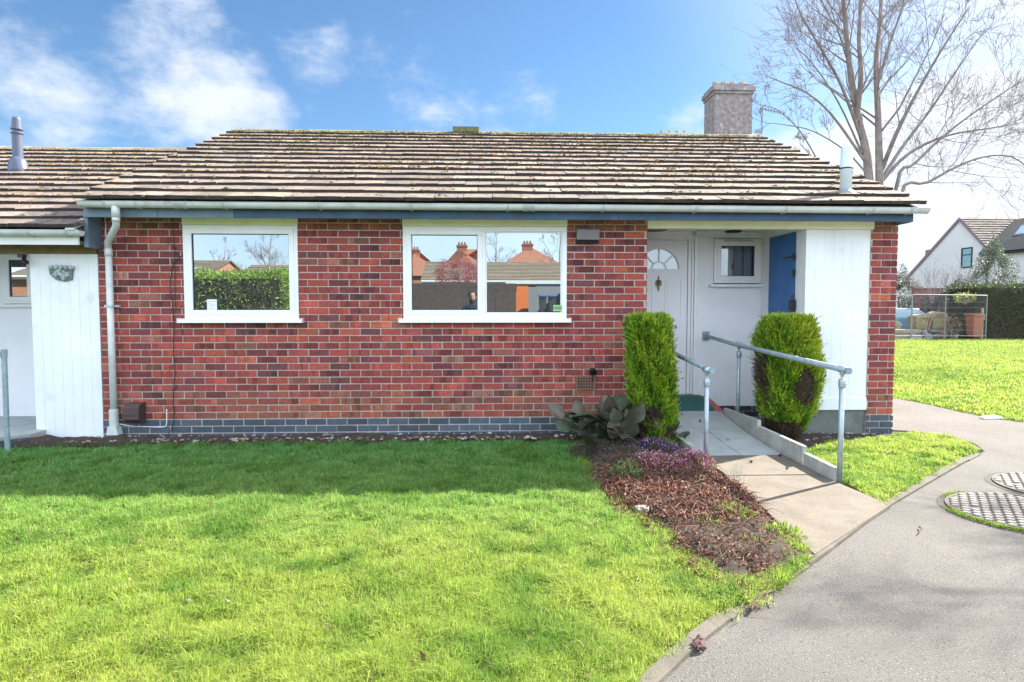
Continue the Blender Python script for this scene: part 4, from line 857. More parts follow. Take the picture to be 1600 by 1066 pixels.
# bergenia: big leathery leaves
def bergenia(cx, cy, n, label, seed, sc=1.):
    random.seed(seed); t = thing('elephant_ear_plant', (cx, cy, 0), label, 'plant')
    lv = MB(); stm = MB()
    for i in range(n):
        a = random.uniform(0, 2*math.pi); rr = min(.36, abs(random.gauss(.14, .10))); bx, by = cx+rr*.25*math.cos(a), cy+rr*.25*math.sin(a)
        ht = random.uniform(.08, .34)*(1-rr*.6)*sc; ex, ey = cx+math.cos(a)*rr*1.5, cy+math.sin(a)*rr*1.1
        Ln = random.uniform(.13, .19)*sc; Wd = Ln*random.uniform(.72, .92); tilt = random.uniform(-.2, 1.5)
        d = Vector((math.cos(a), math.sin(a), tilt)).normalized(); side = Vector((-math.sin(a), math.cos(a), random.uniform(-.5, .5))).normalized(); nn = d.cross(side).normalized()
        if random.random() < .33:
            d = Vector((math.cos(a)*.6+random.gauss(0, .2), math.sin(a)*.25-.1, random.uniform(.35, 1.1))).normalized(); side = Vector((1, random.gauss(0, .25), 0)); side = (side-d*side.dot(d)).normalized(); nn = side.cross(d).normalized()
        base = Vector((ex, ey, ht)); stm.tube([(bx, by, .02), ((bx+ex)/2, (by+ey)/2, ht*.7), tuple(base)], [.008, .006, .005], 5, col=rc((.16, .12, .07), .3))
        V = []; Fs = []; NU, NV = 6, 5
        c_ = rc(random.choice([(.045, .065, .035), (.065, .075, .05), (.08, .065, .05), (.06, .085, .05), (.11, .10, .08)]), .25)
        for iu in range(NU+1):
            u = iu/NU; w = Wd*math.sin(math.pi*min(1, u*.93+.05))**.6*.5
            for iv in range(NV):
                v = iv/(NV-1)*2-1; cup = .22*abs(v)**1.6*w*2-.25*u*u*Ln+.006*math.sin(v*9+u*11)
                V.append(tuple(base+d*(u*Ln)+side*(v*w)+nn*cup))
        for iu in range(NU):
            for iv in range(NV-1): Fs.append((iu*NV+iv, (iu+1)*NV+iv, (iu+1)*NV+iv+1, iu*NV+iv+1))
        lv.add(V, Fs, c_)
    lv.build('leaves', mat('leathery_leaf', vcol=True, rough=.42, var=.25, vs=25, bump=.3, bs=60, stain=((.10, .075, .05), 9, .6, .8)), t, smooth=True); stm.build('stems', M_litter, t)
bergenia(1.30, 6.32, 56, 'dark elephant ear plant with big rounded leaves against the brick wall', 3, 1.25)
bergenia(1.63, 6.12, 12, 'smaller elephant ear plant with two pale rounded leaves under the left conifer', 8, .95)
mb_ = MB()
# round dark shrub behind (hydrangea remains)
def twiggy(name, cx, cy, r, h, n, cols, label, cat, seed, leafn=0, leafcols=None, ls=.02, flow=None, zb=0, fl_name='flowers'):
    r0 = np.random.default_rng(seed); random.seed(seed); t = thing(name, (cx, cy, zb), label, cat)
    mb = MB()
    for i in range(n):
        a = random.uniform(0, 2*math.pi); rr = math.sqrt(random.random())*r; hh = h*(1-.55*(rr/r)**2)*random.uniform(.7, 1.1)
        p0 = Vector((cx+rr*.35*math.cos(a), cy+rr*.35*math.sin(a), zb)); p2 = Vector((cx+rr*math.cos(a)*1.05, cy+rr*math.sin(a)*1.05, zb+hh)); p1 = p0.lerp(p2, .5)+Vector((random.gauss(0, .02), random.gauss(0, .02), h*.08))
        mb.tube([p0, p1, p2], [.0028, .002, .0012], 3, col=rc(random.choice(cols), .25))
    mb.build('stems', M_litter, t)
    if leafn:
        a = r0.uniform(0, 2*np.pi, leafn); rr = np.sqrt(r0.random(leafn))*r; hz = h*(1-.55*(rr/r)**2)*r0.uniform(.35, 1.05, leafn)
        P = np.column_stack([cx+rr*np.cos(a), cy+rr*np.sin(a), zb+hz]); D = unit(np.column_stack([np.cos(a)*.5, np.sin(a)*.5, np.ones(leafn)])+r0.normal(0, .5, (leafn, 3)))
        C = np.array(leafcols)[r0.integers(0, len(leafcols), leafn)]*r0.uniform(.7, 1.3, (leafn, 1))
        leafcards('foliage', P, D, np.full(leafn, ls)*r0.uniform(.6, 1.4, leafn), np.full(leafn, ls*.35), C, M_leaf, t)
    if flow:
        fn, fc, fs = flow; a = r0.uniform(0, 2*np.pi, fn); rr = np.sqrt(r0.random(fn))*r*.95; hz = h*(1-.55*(rr/r)**2)*r0.uniform(.85, 1.12, fn)
        P = np.column_stack([cx+rr*np.cos(a), cy+rr*np.sin(a), zb+hz]); D = unit(r0.normal(0, .6, (fn, 3))+np.array([0, 0, .8]))
        C = np.array(fc)[r0.integers(0, len(fc), fn)]*r0.uniform(.8, 1.2, (fn, 1)); leafcards(fl_name, P, D, np.full(fn, fs), np.full(fn, fs*.6), C, M_leaf, t)['kind'] = 'stuff'
    return t
G1 = [(.06, .09, .03), (.09, .10, .04), (.12, .09, .05)]
twiggy('heather', 1.62, 5.93, .27, .19, 320, [(.12, .08, .06)], 'purple flowering heather just below the left conifer', 'heather', 11, 1500, G1, .02, (260, [(.42, .17, .66), (.52, .28, .75), (.34, .12, .58)], .02))
twiggy('heather', 1.30, 5.72, .31, .16, 320, [(.13, .10, .08)], 'dull grey brown heather between the lawn and the purple flowers', 'heather', 12, 1300, [(.10, .10, .06), (.15, .12, .09), (.13, .09, .07)], .02, (30, [(.5, .3, .6)], .012))
twiggy('heather', 1.50, 5.38, .29, .17, 340, [(.22, .12, .08)], 'pink and orange tipped heather in sunlight beside the lawn', 'heather', 13, 1700, [(.30, .18, .08), (.14, .14, .05), (.34, .22, .12)], .022, (360, [(.70, .25, .36), (.66, .14, .46), (.72, .42, .38)], .022))
twiggy('heather', 1.82, 5.48, .22, .17, 280, [(.22, .12, .08)], 'pink heather touching the foot of the left ramp kerb', 'heather', 14, 1400, [(.26, .17, .08), (.16, .15, .05), (.30, .16, .12)], .022, (260, [(.62, .16, .50), (.72, .33, .42)], .022))
twiggy('heather', 1.08, 5.98, .29, .17, 380, [(.10, .08, .06)], 'dark brown heather in front of the elephant ear plant', 'heather', 25, 1900, [(.08, .08, .05), (.11, .08, .06), (.06, .08, .04)], .02)
twiggy('heather', 1.38, 6.00, .25, .16, 300, [(.10, .08, .06)], 'dull heather with a few violet flowers between the elephant ear plant and conifer', 'heather', 26, 1500, [(.08, .08, .05), (.11, .08, .06), (.06, .08, .04)], .02, (40, [(.36, .2, .55)], .012))
twiggy('heather', 1.20, 5.45, .25, .15, 300, [(.13, .10, .08)], 'low grey brown heather spilling onto the lawn edge', 'heather', 27, 1400, [(.10, .10, .06), (.15, .12, .09), (.13, .09, .07)], .02)
twiggy('heather', 1.80, 5.80, .16, .14, 160, [(.12, .08, .06)], 'small purple heather at the top of the left ramp kerb', 'heather', 15, 700, G1, .02, (70, [(.45, .25, .66)], .013))
twiggy('weed_clump', 1.14, 5.02, .13, .20, 40, [(.12, .16, .05)], 'pale green weed clump at the lawn edge beside the dead leaves', 'weed', 16, 420, [(.16, .24, .08), (.25, .30, .12)], .035)
twiggy('weed_clump', 1.66, 4.12, .14, .09, 30, [(.16, .22, .05)], 'yellow green weed tuft in the middle of the bare bed', 'weed', 17, 380, [(.22, .33, .05), (.32, .38, .08)], .05)
for (x, y, r_, lb) in ((1.62, 3.55, .17, 'yellow green weeds nearest the kerb at the foot of the flower bed'), (1.84, 3.80, .13, 'pale green weed patch at the lower tip of the ramp apron'), (1.45, 3.95, .1, 'small green weed among dark soil in the lower bed')):
    twiggy('weed_clump', x, y, r_, .07, 20, [(.16, .22, .05)], lb, 'weed', int(x*100), 330, [(.30, .42, .07), (.42, .48, .12), (.18, .28, .06)], .04)
for i, (x, y, lb) in enumerate([(2.02, 4.95, 'dry white grass wisps where the left ramp kerb ends')]):
    twiggy('dry_grass', x, y, .10, .2, 26, [(.55, .48, .36)], lb, 'dry grass', 18+i)
# leaf litter and dead stems (uncountable)
LIT = [gd(925, 750), gd(990, 720), gd(1090, 735), gd(1150, 765), gd(1200, 815), gd(1245, 862), gd(1225, 905), gd(1165, 950), gd(1115, 930), gd(1052, 890), gd(1015, 845), gd(965, 805)]
n = 11500; LD = lambda q: np.clip(1.5*vnoise(q, 3.4, 61)-.45+(q[:, 1]-4.0)*.75, .05, 1); Q = sample(LIT, n, LD); D = unit(np.column_stack([rng.normal(size=(n, 2)), rng.normal(0, .35, n)]))
Cl = np.array([(.22, .065, .035), (.12, .05, .035), (.24, .10, .05), (.07, .04, .03), (.28, .16, .10), (.15, .045, .035)])[rng.integers(0, 6, n)]*rng.uniform(.7, 1.25, (n, 1))
o = leafcards('leaf_litter', np.column_stack([Q, np.maximum(.012, moundz(Q, BED, .06, .008, 3))+rng.random(n)*.045*(vnoise(Q, 5, 62)+.3)]), D, rng.uniform(.015, .045, n), rng.uniform(.007, .02, n), Cl, M_litter, bend=.7); tag(o, 'russet dead leaves covering the middle of the flower bed', 'dead leaves', kind='stuff')
mb = MB()
QS = sample(LIT, 1700, lambda q: np.clip(LD(q)+.25, 0, 1))
for q in QS:
    a = random.uniform(0, 6.28); l_ = random.uniform(.05, .17); z = max(.015, float(moundz(q[None, :], BED, .06, .008, 3)[0]))+random.uniform(.005, .04)
    mb.tube([(q[0], q[1], z), (q[0]+l_*.5*math.cos(a), q[1]+l_*.5*math.sin(a), z+random.uniform(0, .03)), (q[0]+l_*math.cos(a+.5), q[1]+l_*math.sin(a+.5), z-.01)], [.0026, .0022, .0012], 4, col=rc(random.choice([(.15, .07, .05), (.22, .10, .07), (.09, .05, .04), (.30, .19, .14)]), .2))
o = mb.build('dead_stems', M_litter); tag(o, 'tangle of reddish dead stems lying on the flower bed', 'dead stems', kind='stuff')
# pebbles, rubble along wall
mb = MB()
for i in range(420):
    x = random.uniform(-4.9, 1.0); y = random.uniform(6.60, 6.92); mb.blob((x, y, .06), random.choice([.008, .012, .018, .026]), rc(random.choice([(.3, .27, .24), (.5, .48, .45), (.18, .15, .12), (.24, .17, .12), (.38, .36, .33)]), .2), jit=.45, flat=.6)
o = mb.build('rubble', M_litter); tag(o, 'small stones and rubble along the foot of the brick wall', 'rubble', kind='stuff')
mb = MB()
for i in range(150):
    q = sample([(3.0, 6.3), (3.6, 6.6), (4.6, 6.88), (3.7, 6.93), (3.0, 6.9)], 1)[0]; mb.blob((q[0], q[1], .035), random.choice([.008, .012, .02]), rc(random.choice([(.3, .27, .24), (.5, .48, .45), (.18, .15, .12)]), .2), jit=.45, flat=.6)
o = mb.build('rubble', M_litter); tag(o, 'dark stones below the white store panel', 'rubble', kind='stuff')
# sparse weeds along wall
n = 7000; Q = np.column_stack([rng.uniform(-4.9, .9, n), 6.52+.42*rng.beta(1, 2.2, n)]); Q = Q[vnoise(Q, 4, 71) > .45]; n = len(Q)
o = blades('border_weeds', Q, rng.uniform(.03, .09, n), rng.uniform(.003, .006, n), np.array([.10, .16, .05])*rng.uniform(.6, 1.5, (n, 1))); tag(o, 'thin weeds growing in the stony strip under the windows', 'weeds', kind='stuff')
# fallen leaves on lawn
n = 170; Q = sample(LAWN, n, lambda q: vis(q)*.9); D = unit(np.column_stack([rng.normal(size=(n, 2)), rng.normal(0, .6, n)])); Cl = np.array([(.30, .14, .07), (.20, .10, .07), (.42, .28, .16), (.1, .06, .05), (.5, .42, .32)])[rng.integers(0, 5, n)]
o = leafcards('fallen_leaves', np.column_stack([Q, .02+rng.random(n)*.03]), D, rng.uniform(.02, .045, n), rng.uniform(.010, .022, n), Cl*.6, M_litter, bend=.6); tag(o, 'scattered dry brown leaves on the front lawn', 'fallen leaves', kind='stuff')
EDGE = [gd(905, 694), gd(912, 730), gd(935, 770), gd(975, 800), gd(1030, 845), gd(1062, 880), gd(1125, 925), gd(1165, 958)]
n = 9000; ii = rng.integers(0, len(EDGE)-1, n); tt_ = rng.random(n)[:, None]; E_ = np.array(EDGE); Q = E_[ii]*(1-tt_)+E_[ii+1]*tt_+rng.normal(0, .055, (n, 2))+np.array([.03, .02]); Q = Q[vnoise(Q, 8, 95) > .45]; n = len(Q)
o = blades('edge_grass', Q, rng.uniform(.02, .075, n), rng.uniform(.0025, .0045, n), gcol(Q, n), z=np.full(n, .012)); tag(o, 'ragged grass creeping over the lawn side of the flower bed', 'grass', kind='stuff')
Q = np.array([gd(1065, 672), gd(1190, 688), gd(1215, 722), gd(1176, 731), gd(1140, 700), gd(1093, 680), gd(1228, 744)]); n = len(Q); D = unit(np.column_stack([rng.normal(size=(n, 2)), np.full(n, .3)]))
o = leafcards('fallen_leaves', np.column_stack([Q, [RZ(y)+.012 for y in Q[:, 1]]]), D, np.full(n, .045), np.full(n, .03), np.tile([(.06, .04, .03)], (n, 1)), M_litter, bend=.5); tag(o, 'few dark dead leaves on the ramp slabs', 'fallen leaves', kind='stuff')
# ---- manholes
def manhole(cx, cy, r, label):
    t = thing('manhole_cover', (cx, cy, 0), label, 'manhole cover', 'round manhole covers in the asphalt')
    Mi = mat('cast_iron', (.21, .18, .168), .65, metal=0, var=.2, vs=10, bump=.3, bs=60)
    mb = MB(); mb.lathe(cx, cy, [(r, .001), (r, .018), (r-.025, .019), (r-.027, .014)], 56); mb.build('cover_plate', mat('cast_iron_dark', (.09, .078, .07), .8, var=.3, vs=12, bump=.3, bs=60), t)
    mb = MB(); k = 56; V = []; 
    for j in range(k):
        a = 2*math.pi*j/k
        for rr, z in ((r+.006, .0085), (r+.05, .0085)): V.append((cx+rr*math.cos(a), cy+rr*math.sin(a), z))
    mb.add(V, [(2*j, 2*j+1, (2*j+3) % (2*k), (2*j+2) % (2*k)) for j in range(k)]); mb.build('seal_ring', mat('dark_joint', (.06, .055, .05), .9), t)
    mb = MB(); s = .074; g = int(r/.05)+1
    for i in range(-g, g+1):
        for j in range(-g, g+1):
            x = i*s+(s/2 if j % 2 else 0); y = j*.052
            if math.hypot(x, y) > r-.035: continue
            if (i, j) in ((-4, 2), (3, -3)): continue
            mb.lathe(cx+x, cy+y, [(.031, .012), (.029, .022), (.022, .026)], 8, sy=.74)
    mb.build('tread_studs', Mi, t)
manhole(3.80, 4.20, .48, 'nearer round studded iron manhole cover with grass round its rim')
manhole(4.62, 4.78, .46, 'farther round studded iron manhole cover at the right edge of the photo')
n = 520; th = np.concatenate([rng.uniform(2.9, 4.0, 430), rng.uniform(1.7, 2.3, 90)]); rr = .50+rng.normal(0, .012, n); Q = np.column_stack([3.80+rr*np.cos(th), 4.20+rr*np.sin(th)])
o = blades('rim_grass', Q, rng.uniform(.015, .045, n), np.full(n, .004), np.array([.2, .3, .03])*rng.uniform(.7, 1.3, (n, 1)), z=np.full(n, .008)); tag(o, 'grass growing round the rim of the nearer manhole cover', 'grass', kind='stuff')
def twig(name, pts, r, label, cat='twig'):
    mb = MB(); mb.tube(pts, [r*(1-.5*i/(len(pts)-1)) for i in range(len(pts))], 6); o = mb.build(name, mat('twig_bark', (.10, .06, .045), .9)); return tag(o, label, cat)
g0 = lambda px, py, z=.02: (*gd(px, py), z)
twig('twig', [g0(1497, 697), g0(1512, 697, .05), g0(1528, 703, .04), g0(1538, 709)], .008, 'long thin twig lying at the far corner of the grass patch')
twig('twig', [g0(1172, 962, .03), g0(1190, 945, .05), g0(1210, 940, .05), g0(1208, 950, .03)], .009, 'curved dead stem lying over the kerb at the end of the bed')
twig('twig', [g0(1436, 828), g0(1440, 833, .03), g0(1434, 838)], .005, 'short curled twig alone on the asphalt')
mb = MB()
for i in range(7): a = gd(1092+random.uniform(-5, 5), 1018+random.uniform(-4, 4)); mb.blob((a[0], a[1], .035), random.uniform(.012, .022), (.13, .07, .07), jit=.5)
tag(mb.build('dead_leaf_clump', M_litter), 'small dark clump of dead leaf on the kerb at the bottom of the photo', 'leaf')
a = gd(1548, 655); mb = MB(); mb.hexa([(a[0]-.14, a[1]-.07, .01), (a[0]+.14, a[1]-.05, .01), (a[0]+.12, a[1]+.08, .01), (a[0]-.12, a[1]+.05, .01), (a[0]-.13, a[1]-.06, .035), (a[0]+.13, a[1]-.05, .03), (a[0]+.1, a[1]+.07, .045), (a[0]-.11, a[1]+.05, .03)])
tag(mb.build('stone', mat('pale_stone', (.7, .68, .64), .9, var=.1)), 'flat pale stone at the edge of the far lawn', 'stone')
for (px, py, r_, lb) in ((1003, 806, .035, 'small grey white stone among the dead leaves of the bed'), (906, 703, .02, 'tiny white fragment beside the elephant ear plant')):
    a = gd(px, py); mb = MB(); mb.blob((a[0], a[1], .05), r_*1.6, jit=.35, flat=.5); mb.blob((a[0]+.03, a[1]-.01, .045), r_, jit=.35, flat=.5); tag(mb.build('stone', MATS['pale_stone']), lb, 'stone')
# ================================================================== BEHIND: HOUSES, TREE
def tree_mesh(limbs, seed, depth=4, thin=1.0, side=.42, fr=.0035):
    """limbs: list of (points, radius0, radius1). Recursive side branching."""
    rd = random.Random(seed); mb = MB(); fine = MB()
    def branch(p, d, ln, r, lev):
        n = 4 if lev < 3 else 3; pts = [Vector(p)]; dd = Vector(d).normalized()
        for i in range(n):
            dd = (dd+Vector((rd.gauss(0, .10), rd.gauss(0, .10), rd.gauss(.05, .06)))).normalized(); pts.append(pts[-1]+dd*ln/n)
        rs = [max(fr, r*(1-.72*i/n)) for i in range(n+1)]; (mb if lev < 3 else fine).tube(pts, rs, 6 if lev < 2 else (4 if lev < 3 else 3), caps=False)
        if lev < depth:
            k = rd.randint(3, 5) if lev < depth-1 else rd.randint(2, 4)
            for _ in range(k):
                t = rd.uniform(.25, 1.0); i = min(n-1, int(t*n)); q = pts[i].lerp(pts[i+1], t*n-i); loc = (pts[i+1]-pts[i]).normalized()
                ax = loc.cross(Vector((rd.gauss(0, 1), rd.gauss(0, 1), rd.gauss(0, 1)))).normalized(); nd = (Matrix.Rotation(R(rd.uniform(20, 48)), 3, ax) @ loc)
                branch(q, nd, ln*rd.uniform(.45, .8), rs[i]*rd.uniform(.4, .62), lev+1)
    for (pts, r0, r1, lev0, dens) in limbs:
        P = [Vector(p) for p in pts]; out = []
        for i in range(len(P)-1):
            a, b, c_, d_ = P[max(i-1, 0)], P[i], P[i+1], P[min(i+2, len(P)-1)]
            for t in (0, .25, .5, .75): out.append(.5*((2*b)+(c_-a)*t+(2*a-5*b+4*c_-d_)*t*t+(3*b-a-3*c_+d_)*t**3))
        out.append(P[-1]); m = len(out); rs = [(r0+(r1-r0)*i/(m-1))*thin for i in range(m)]; mb.tube(out, rs, 9, caps=False)
        tot = sum((b-a).length for a, b in zip(out, out[1:])); k = int(tot*dens)
        for _ in range(k):
            t = rd.uniform(.22, 1)**.8; i = min(m-2, int(t*(m-1))); q = out[i].lerp(out[i+1], t*(m-1)-i); loc = (out[i+1]-out[i]).normalized()
            ax = loc.cross(Vector((rd.gauss(0, 1), rd.gauss(0, 1), rd.gauss(0, 1)))).normalized(); nd = (Matrix.Rotation(R(rd.uniform(22, 50)), 3, ax) @ loc)
            branch(q, nd, tot*rd.uniform(.12, .27)*(1.15-t*.5), max(rs[i]*side, .008), lev0)
    return mb, fine
TY = 17.0; tb = (at(1362, 300, TY)[0], TY, 0)
def T(px, py, dy=0): return at(px, py, TY+dy)
limbs = [([(tb[0]-.1, TY, 0), T(1358, 290), T(1340, 180, .1), T(1327, 100, .2), T(1318, 0, .3), T(1310, -110, .4)], .30, .07, 1, 1.5),
         ([T(1338, 190), T(1345, 120, -.3), T(1342, 60, -.5), T(1345, -20, -.7), T(1335, -120, -.9)], .16, .05, 1, 1.5),
         ([(tb[0]+.35, TY-.1, 0), T(1374, 280, -.1), T(1372, 180, -.1), T(1369, 100, 0), T(1376, 20, .2), T(1380, -110, .3)], .26, .06, 1, 1.5),
         ([T(1372, 130, 0), T(1390, 70, .6), T(1410, 10, 1.0), T(1425, -60, 1.4)], .10, .03, 1, 1.5),
         ([T(1376, 270, 0), T(1400, 210, -.6), T(1430, 150, -1.0), T(1470, 80, -1.4), T(1512, 15, -1.8)], .14, .03, 1, 1.7),
         ([T(1378, 280, 0), T(1410, 230, .6), T(1455, 170, 1.2), T(1495, 110, 1.6), T(1540, 45, 2.0)], .12, .025, 1, 1.7),
         ([T(1376, 285, .2), T(1420, 240, .6), T(1480, 212, 1.), T(1550, 200, 1.4), T(1605, 190, 1.8)], .12, .02, 1, 1.7),
         ([(tb[0]+.6, TY+.2, 0), T(1400, 295, .3), T(1430, 255, .5), T(1490, 200, .8), T(1560, 150, 1.), T(1600, 125, 1.)], .13, .02, 1, 1.7),
         ([(tb[0]+.7, TY, 0), T(1405, 312, .2), T(1450, 285, .2), T(1520, 250, .2), T(1580, 245, .1), T(1625, 280, 0)], .12, .02, 1, 1.7),
         ([T(1350, 250, 0), T(1300, 180, .3), T(1260, 145, .6), T(1220, 128, .9), T(1196, 118, 1.)], .09, .018, 1, 1.6),
         ([T(1345, 215, 0), T(1315, 135, -.4), T(1285, 80, -.8), T(1250, 20, -1.1), T(1235, -30, -1.2)], .10, .02, 1, 1.6),
         ([T(1347, 240, 0), T(1310, 160, .8), T(1270, 100, 1.2), T(1240, 72, 1.6)], .07, .018, 1, 1.6),
         ([T(1353, 270, 0), T(1320, 235, .2), T(1270, 205, .4), T(1225, 195, .5), T(1195, 192, .6)], .06, .014, 1, 1.6),
         ([T(1280, 255, .5), T(1250, 205, .5), T(1215, 172, .5), T(1185, 163, .5)], .05, .012, 1, 1.6),
         ([T(1345, 283, .3), T(1300, 262, .5), T(1275, 250, .5), T(1250, 225, .5)], .07, .02, 1, 1.5)]
tm, tf = tree_mesh(limbs, 5, depth=4, thin=.46, side=.34, fr=.0038)
tr = thing('bare_tree', (*tb[:2], 0), 'tall leafless tree with twin trunks behind the right end of the brick bungalow', 'tree', 'bare trees')
M_barkb = mat('pale_bark', (.24, .20, .195), .95, var=.3, vs=6, bump=.6, bs=30, stain=((.17, .19, .11), 2.5, .55, .8))
tro = tm.build('trunk', M_barkb, tr, smooth=True); trc = tf.build('crown', mat('twig_pale', (.28, .215, .22), .9), tr)
tr2 = tr.copy(); COL.objects.link(tr2); tr2.location = (9.7, 4.3, 0); tr2.scale = (.5, .5, .5); tr2.rotation_euler = (0, 0, R(100)); tr2['label'] = 'smaller leafless tree just beyond the right edge, throwing branch shadows on the asphalt'
for ch in (tro, trc):
    c2_ = ch.copy(); COL.objects.link(c2_); c2_.parent = tr2
# rear house with chimney stacks
rh = thing('rear_house', (7, 28, 0), 'two storey house behind the bungalow showing only its big chimney stack with four pots', 'house')
M_brickf = mat('far_brick', (.24, .13, .11), .9, var=.35, vs=5, stain=((.15, .09, .085), 14, .5, .62), bump=.4, bs=40)
M_rend2 = mat('far_render', (.66, .66, .66), .9, var=.06, vs=2)
mb = MB(); mb.box(3, 11.4, 23.5, 32, 0, 5.6); mb.prism([(23.5, 5.6), (32, 5.6), (27.8, 8.45)], 3.05, 11.35, 'x'); mb.build('wall', M_brickf, rh)
mb = MB(); tiles(mb, 2.8, 11.55, 23.2, 5.45, 27.8, 8.6, 16, w=.33); mb.prism([(27.82, 8.62), (32.4, 5.5), (32.4, 5.4), (27.82, 8.5)], 2.8, 11.55, 'x', col=(.2, .17, .15)); rr_ = mb.build('roof', [M_tile, M_butt_shade], rh)
def chimney(x0, x1, y0, y1, zb, zt, pots, parent, m):
    mb = MB(); mb.box(x0, x1, y0, y1, zb, zt-.42); mb.box(x0-.05, x1+.05, y0-.05, y1+.05, zt-.42, zt-.30); mb.box(x0-.10, x1+.10, y0-.10, y1+.10, zt-.30, zt-.12); mb.box(x0-.03, x1+.03, y0-.03, y1+.03, zt-.12, zt)
    c = mb.build('chimney', m, parent, bevel=.01)
    for i in range(pots):
        x = x0+(x1-x0)*(i+.6)/(pots+.2); mb = MB(); mb.lathe(x, (y0+y1)/2, [(.12, zt), (.10, zt+.22), (.12, zt+.24), (.12, zt+.30), (.085, zt+.31)], 12); mb.build('chimney_pot', mat('pot_buff', (.45, .33, .24), .9, var=.3), c, smooth=False)
    mb = MB(); mb.prism([(x0-.25, zb), (x0-.02, zb+.18), (x1+.02, zb+.18), (x1+.25, zb)], y0-.08, y0-.005); mb.build('flashing', MATS['lead_grey'], c)
    return c
ax0 = at(1116, 200, 27)[0]; ax1 = at(1175, 200, 27)[0]; azt = at(1140, 131, 27)[2]
chimney(ax0, ax1, 27, 28.3, 8.65, azt, 4, rh, mat('stack_brick', (.27, .225, .23), .95, var=.35, vs=6, bump=.5, bs=30, stain=[((.42, .41, .40), 4, .52, .7), ((.17, .13, .14), 9, .6, .75)]))
h2 = thing('far_house', (9, 41, 0), 'distant house behind the ridge showing only a low wide stack with four pots', 'house')
bx0 = at(1032, 205, 40)[0]; bx1 = at(1082, 205, 40)[0]; bzt = at(1050, 207, 40)[2]
mb = MB(); mb.box(4, 15, 37, 45, 0, 7.5); mb.prism([(37, 7.5), (45, 7.5), (40.8, 11.2)], 4, 15, 'x'); mb.build('wall', M_brickf, h2)
mb = MB(); mb.prism([(36.7, 7.4), (40.8, 11.35), (45.3, 7.4), (45.3, 7.25), (40.8, 11.2), (36.7, 7.25)], 3.8, 15.2, 'x', col=(.2, .15, .13)); mb.build('roof', M_tile, h2)
chimney(bx0, bx1, 40.2, 41.2, 11.1, bzt, 4, h2, MATS['stack_brick'])
# aerial
aa = at(1190, 212, 26); ab_ = at(1191, 168, 26)
ta = thing('tv_aerial', (aa[0], 26, aa[2]-1.3), 'thin television aerial mast beside the big chimney stack', 'aerial'); M_al = mat('aluminium', (.25, .25, .28), .5, metal=.5)
mb = MB(); mb.tube([(aa[0], 26, aa[2]-1.3), (ab_[0], 26, ab_[2])], .025, 8); mb.build('mast', M_al, ta)
mb = MB(); z = ab_[2]-.02; mb.tube([(ab_[0]-.1, 26, z), (ab_[0]+1.0, 26, z-.22)], .02, 6)
for i in range(8): x = ab_[0]+i*.13; mb.tube([(x, 25.8, z-.028*i), (x, 26.2, z-.028*i)], .012, 4); mb.tube([(x, 26, z-.028*i-.12), (x, 26, z-.028*i+.12)], .012, 4)
mb.build('aerial_boom', M_al, ta)
# ---- white gable house
gx = 34.0; apx = (44.1, at(1495, 343, 44.1)[2]); fe = (41.7, at(1535, 384, 41.7)[2]); be = (50.6, at(1405, 449, 50.6)[2])
gh = thing('white_gable_house', (40, 46, 0), 'white rendered house with a long sloping gable and one dark framed window', 'house')
mb = MB(); mb.prism([(fe[0], 0), (be[0], 0), (be[0], be[1]), apx, fe], gx, gx+9, 'x'); mb.build('wall', mat('gable_render', (.88, .86, .87), .9, var=.05, vs=1), gh)
mb = MB(); tiles(mb, gx-.12, gx+9, fe[0]-.25, fe[1]-.2, apx[0], apx[1]+.14, 13, w=.34, thick=.06, colf=lambda: rc((.20, .165, .15), .2)); n_ = len(mb.f)
mb.prism([(apx[0]+.01, apx[1]+.15), (be[0]+.3, be[1]-.12), (be[0]+.3, be[1]-.28), (apx[0]+.01, apx[1]+.02)], gx-.12, gx+9, 'x', col=(.25, .2, .18)); mb.build('roof', [M_tile, M_butt_shade], gh)
mb = MB(); mb.prism([(fe[0]-.25, fe[1]-.36), (apx[0], apx[1]-.08), (be[0]+.3, be[1]-.36), (be[0]+.3, be[1]-.2), (apx[0], apx[1]+.12), (fe[0]-.25, fe[1]-.2)], gx-.14, gx-.06, 'x'); mb.build('bargeboard', mat('purple_grey', (.30, .22, .32), .7), gh)
def PX(px, py, X): r = ray(px, py); p = r*(X/r[0]); return (p[1], p[2]+EYE)
wa = PX(1503, 388, gx); wb = PX(1519, 418, gx)
mb = MB(); y0, y1, z0, z1 = wb[0], wa[0], wb[1], wa[1]; f = .09
mb.box(gx-.05, gx+.02, y0, y1, z1-f, z1); mb.box(gx-.05, gx+.02, y0, y1, z0, z0+f); mb.box(gx-.05, gx+.02, y0, y0+f, z0+f, z1-f); mb.box(gx-.05, gx+.02, y1-f, y1, z0+f, z1-f); mb.box(gx-.05, gx+.02, y0+f, y1-f, z1-.55, z1-.48)
w_ = mb.build('window', mat('dark_frame', (.05, .045, .055), .5), gh); mb = MB(); mb.box(gx-.02, gx-.01, y0+f, y1-f, z0+f, z1-f); mb.build('pane', glassmat('far_glass', .5), w_)
# small dormer behind gable slope
dq = at(1449, 392, 46.5)
mb = MB(); mb.box(gx+.2, gx+1.0, 47.0, 47.9, 4.6, PX(1449, 390, gx)[1]); mb.build('dormer', MATS['purple_grey'], gh)
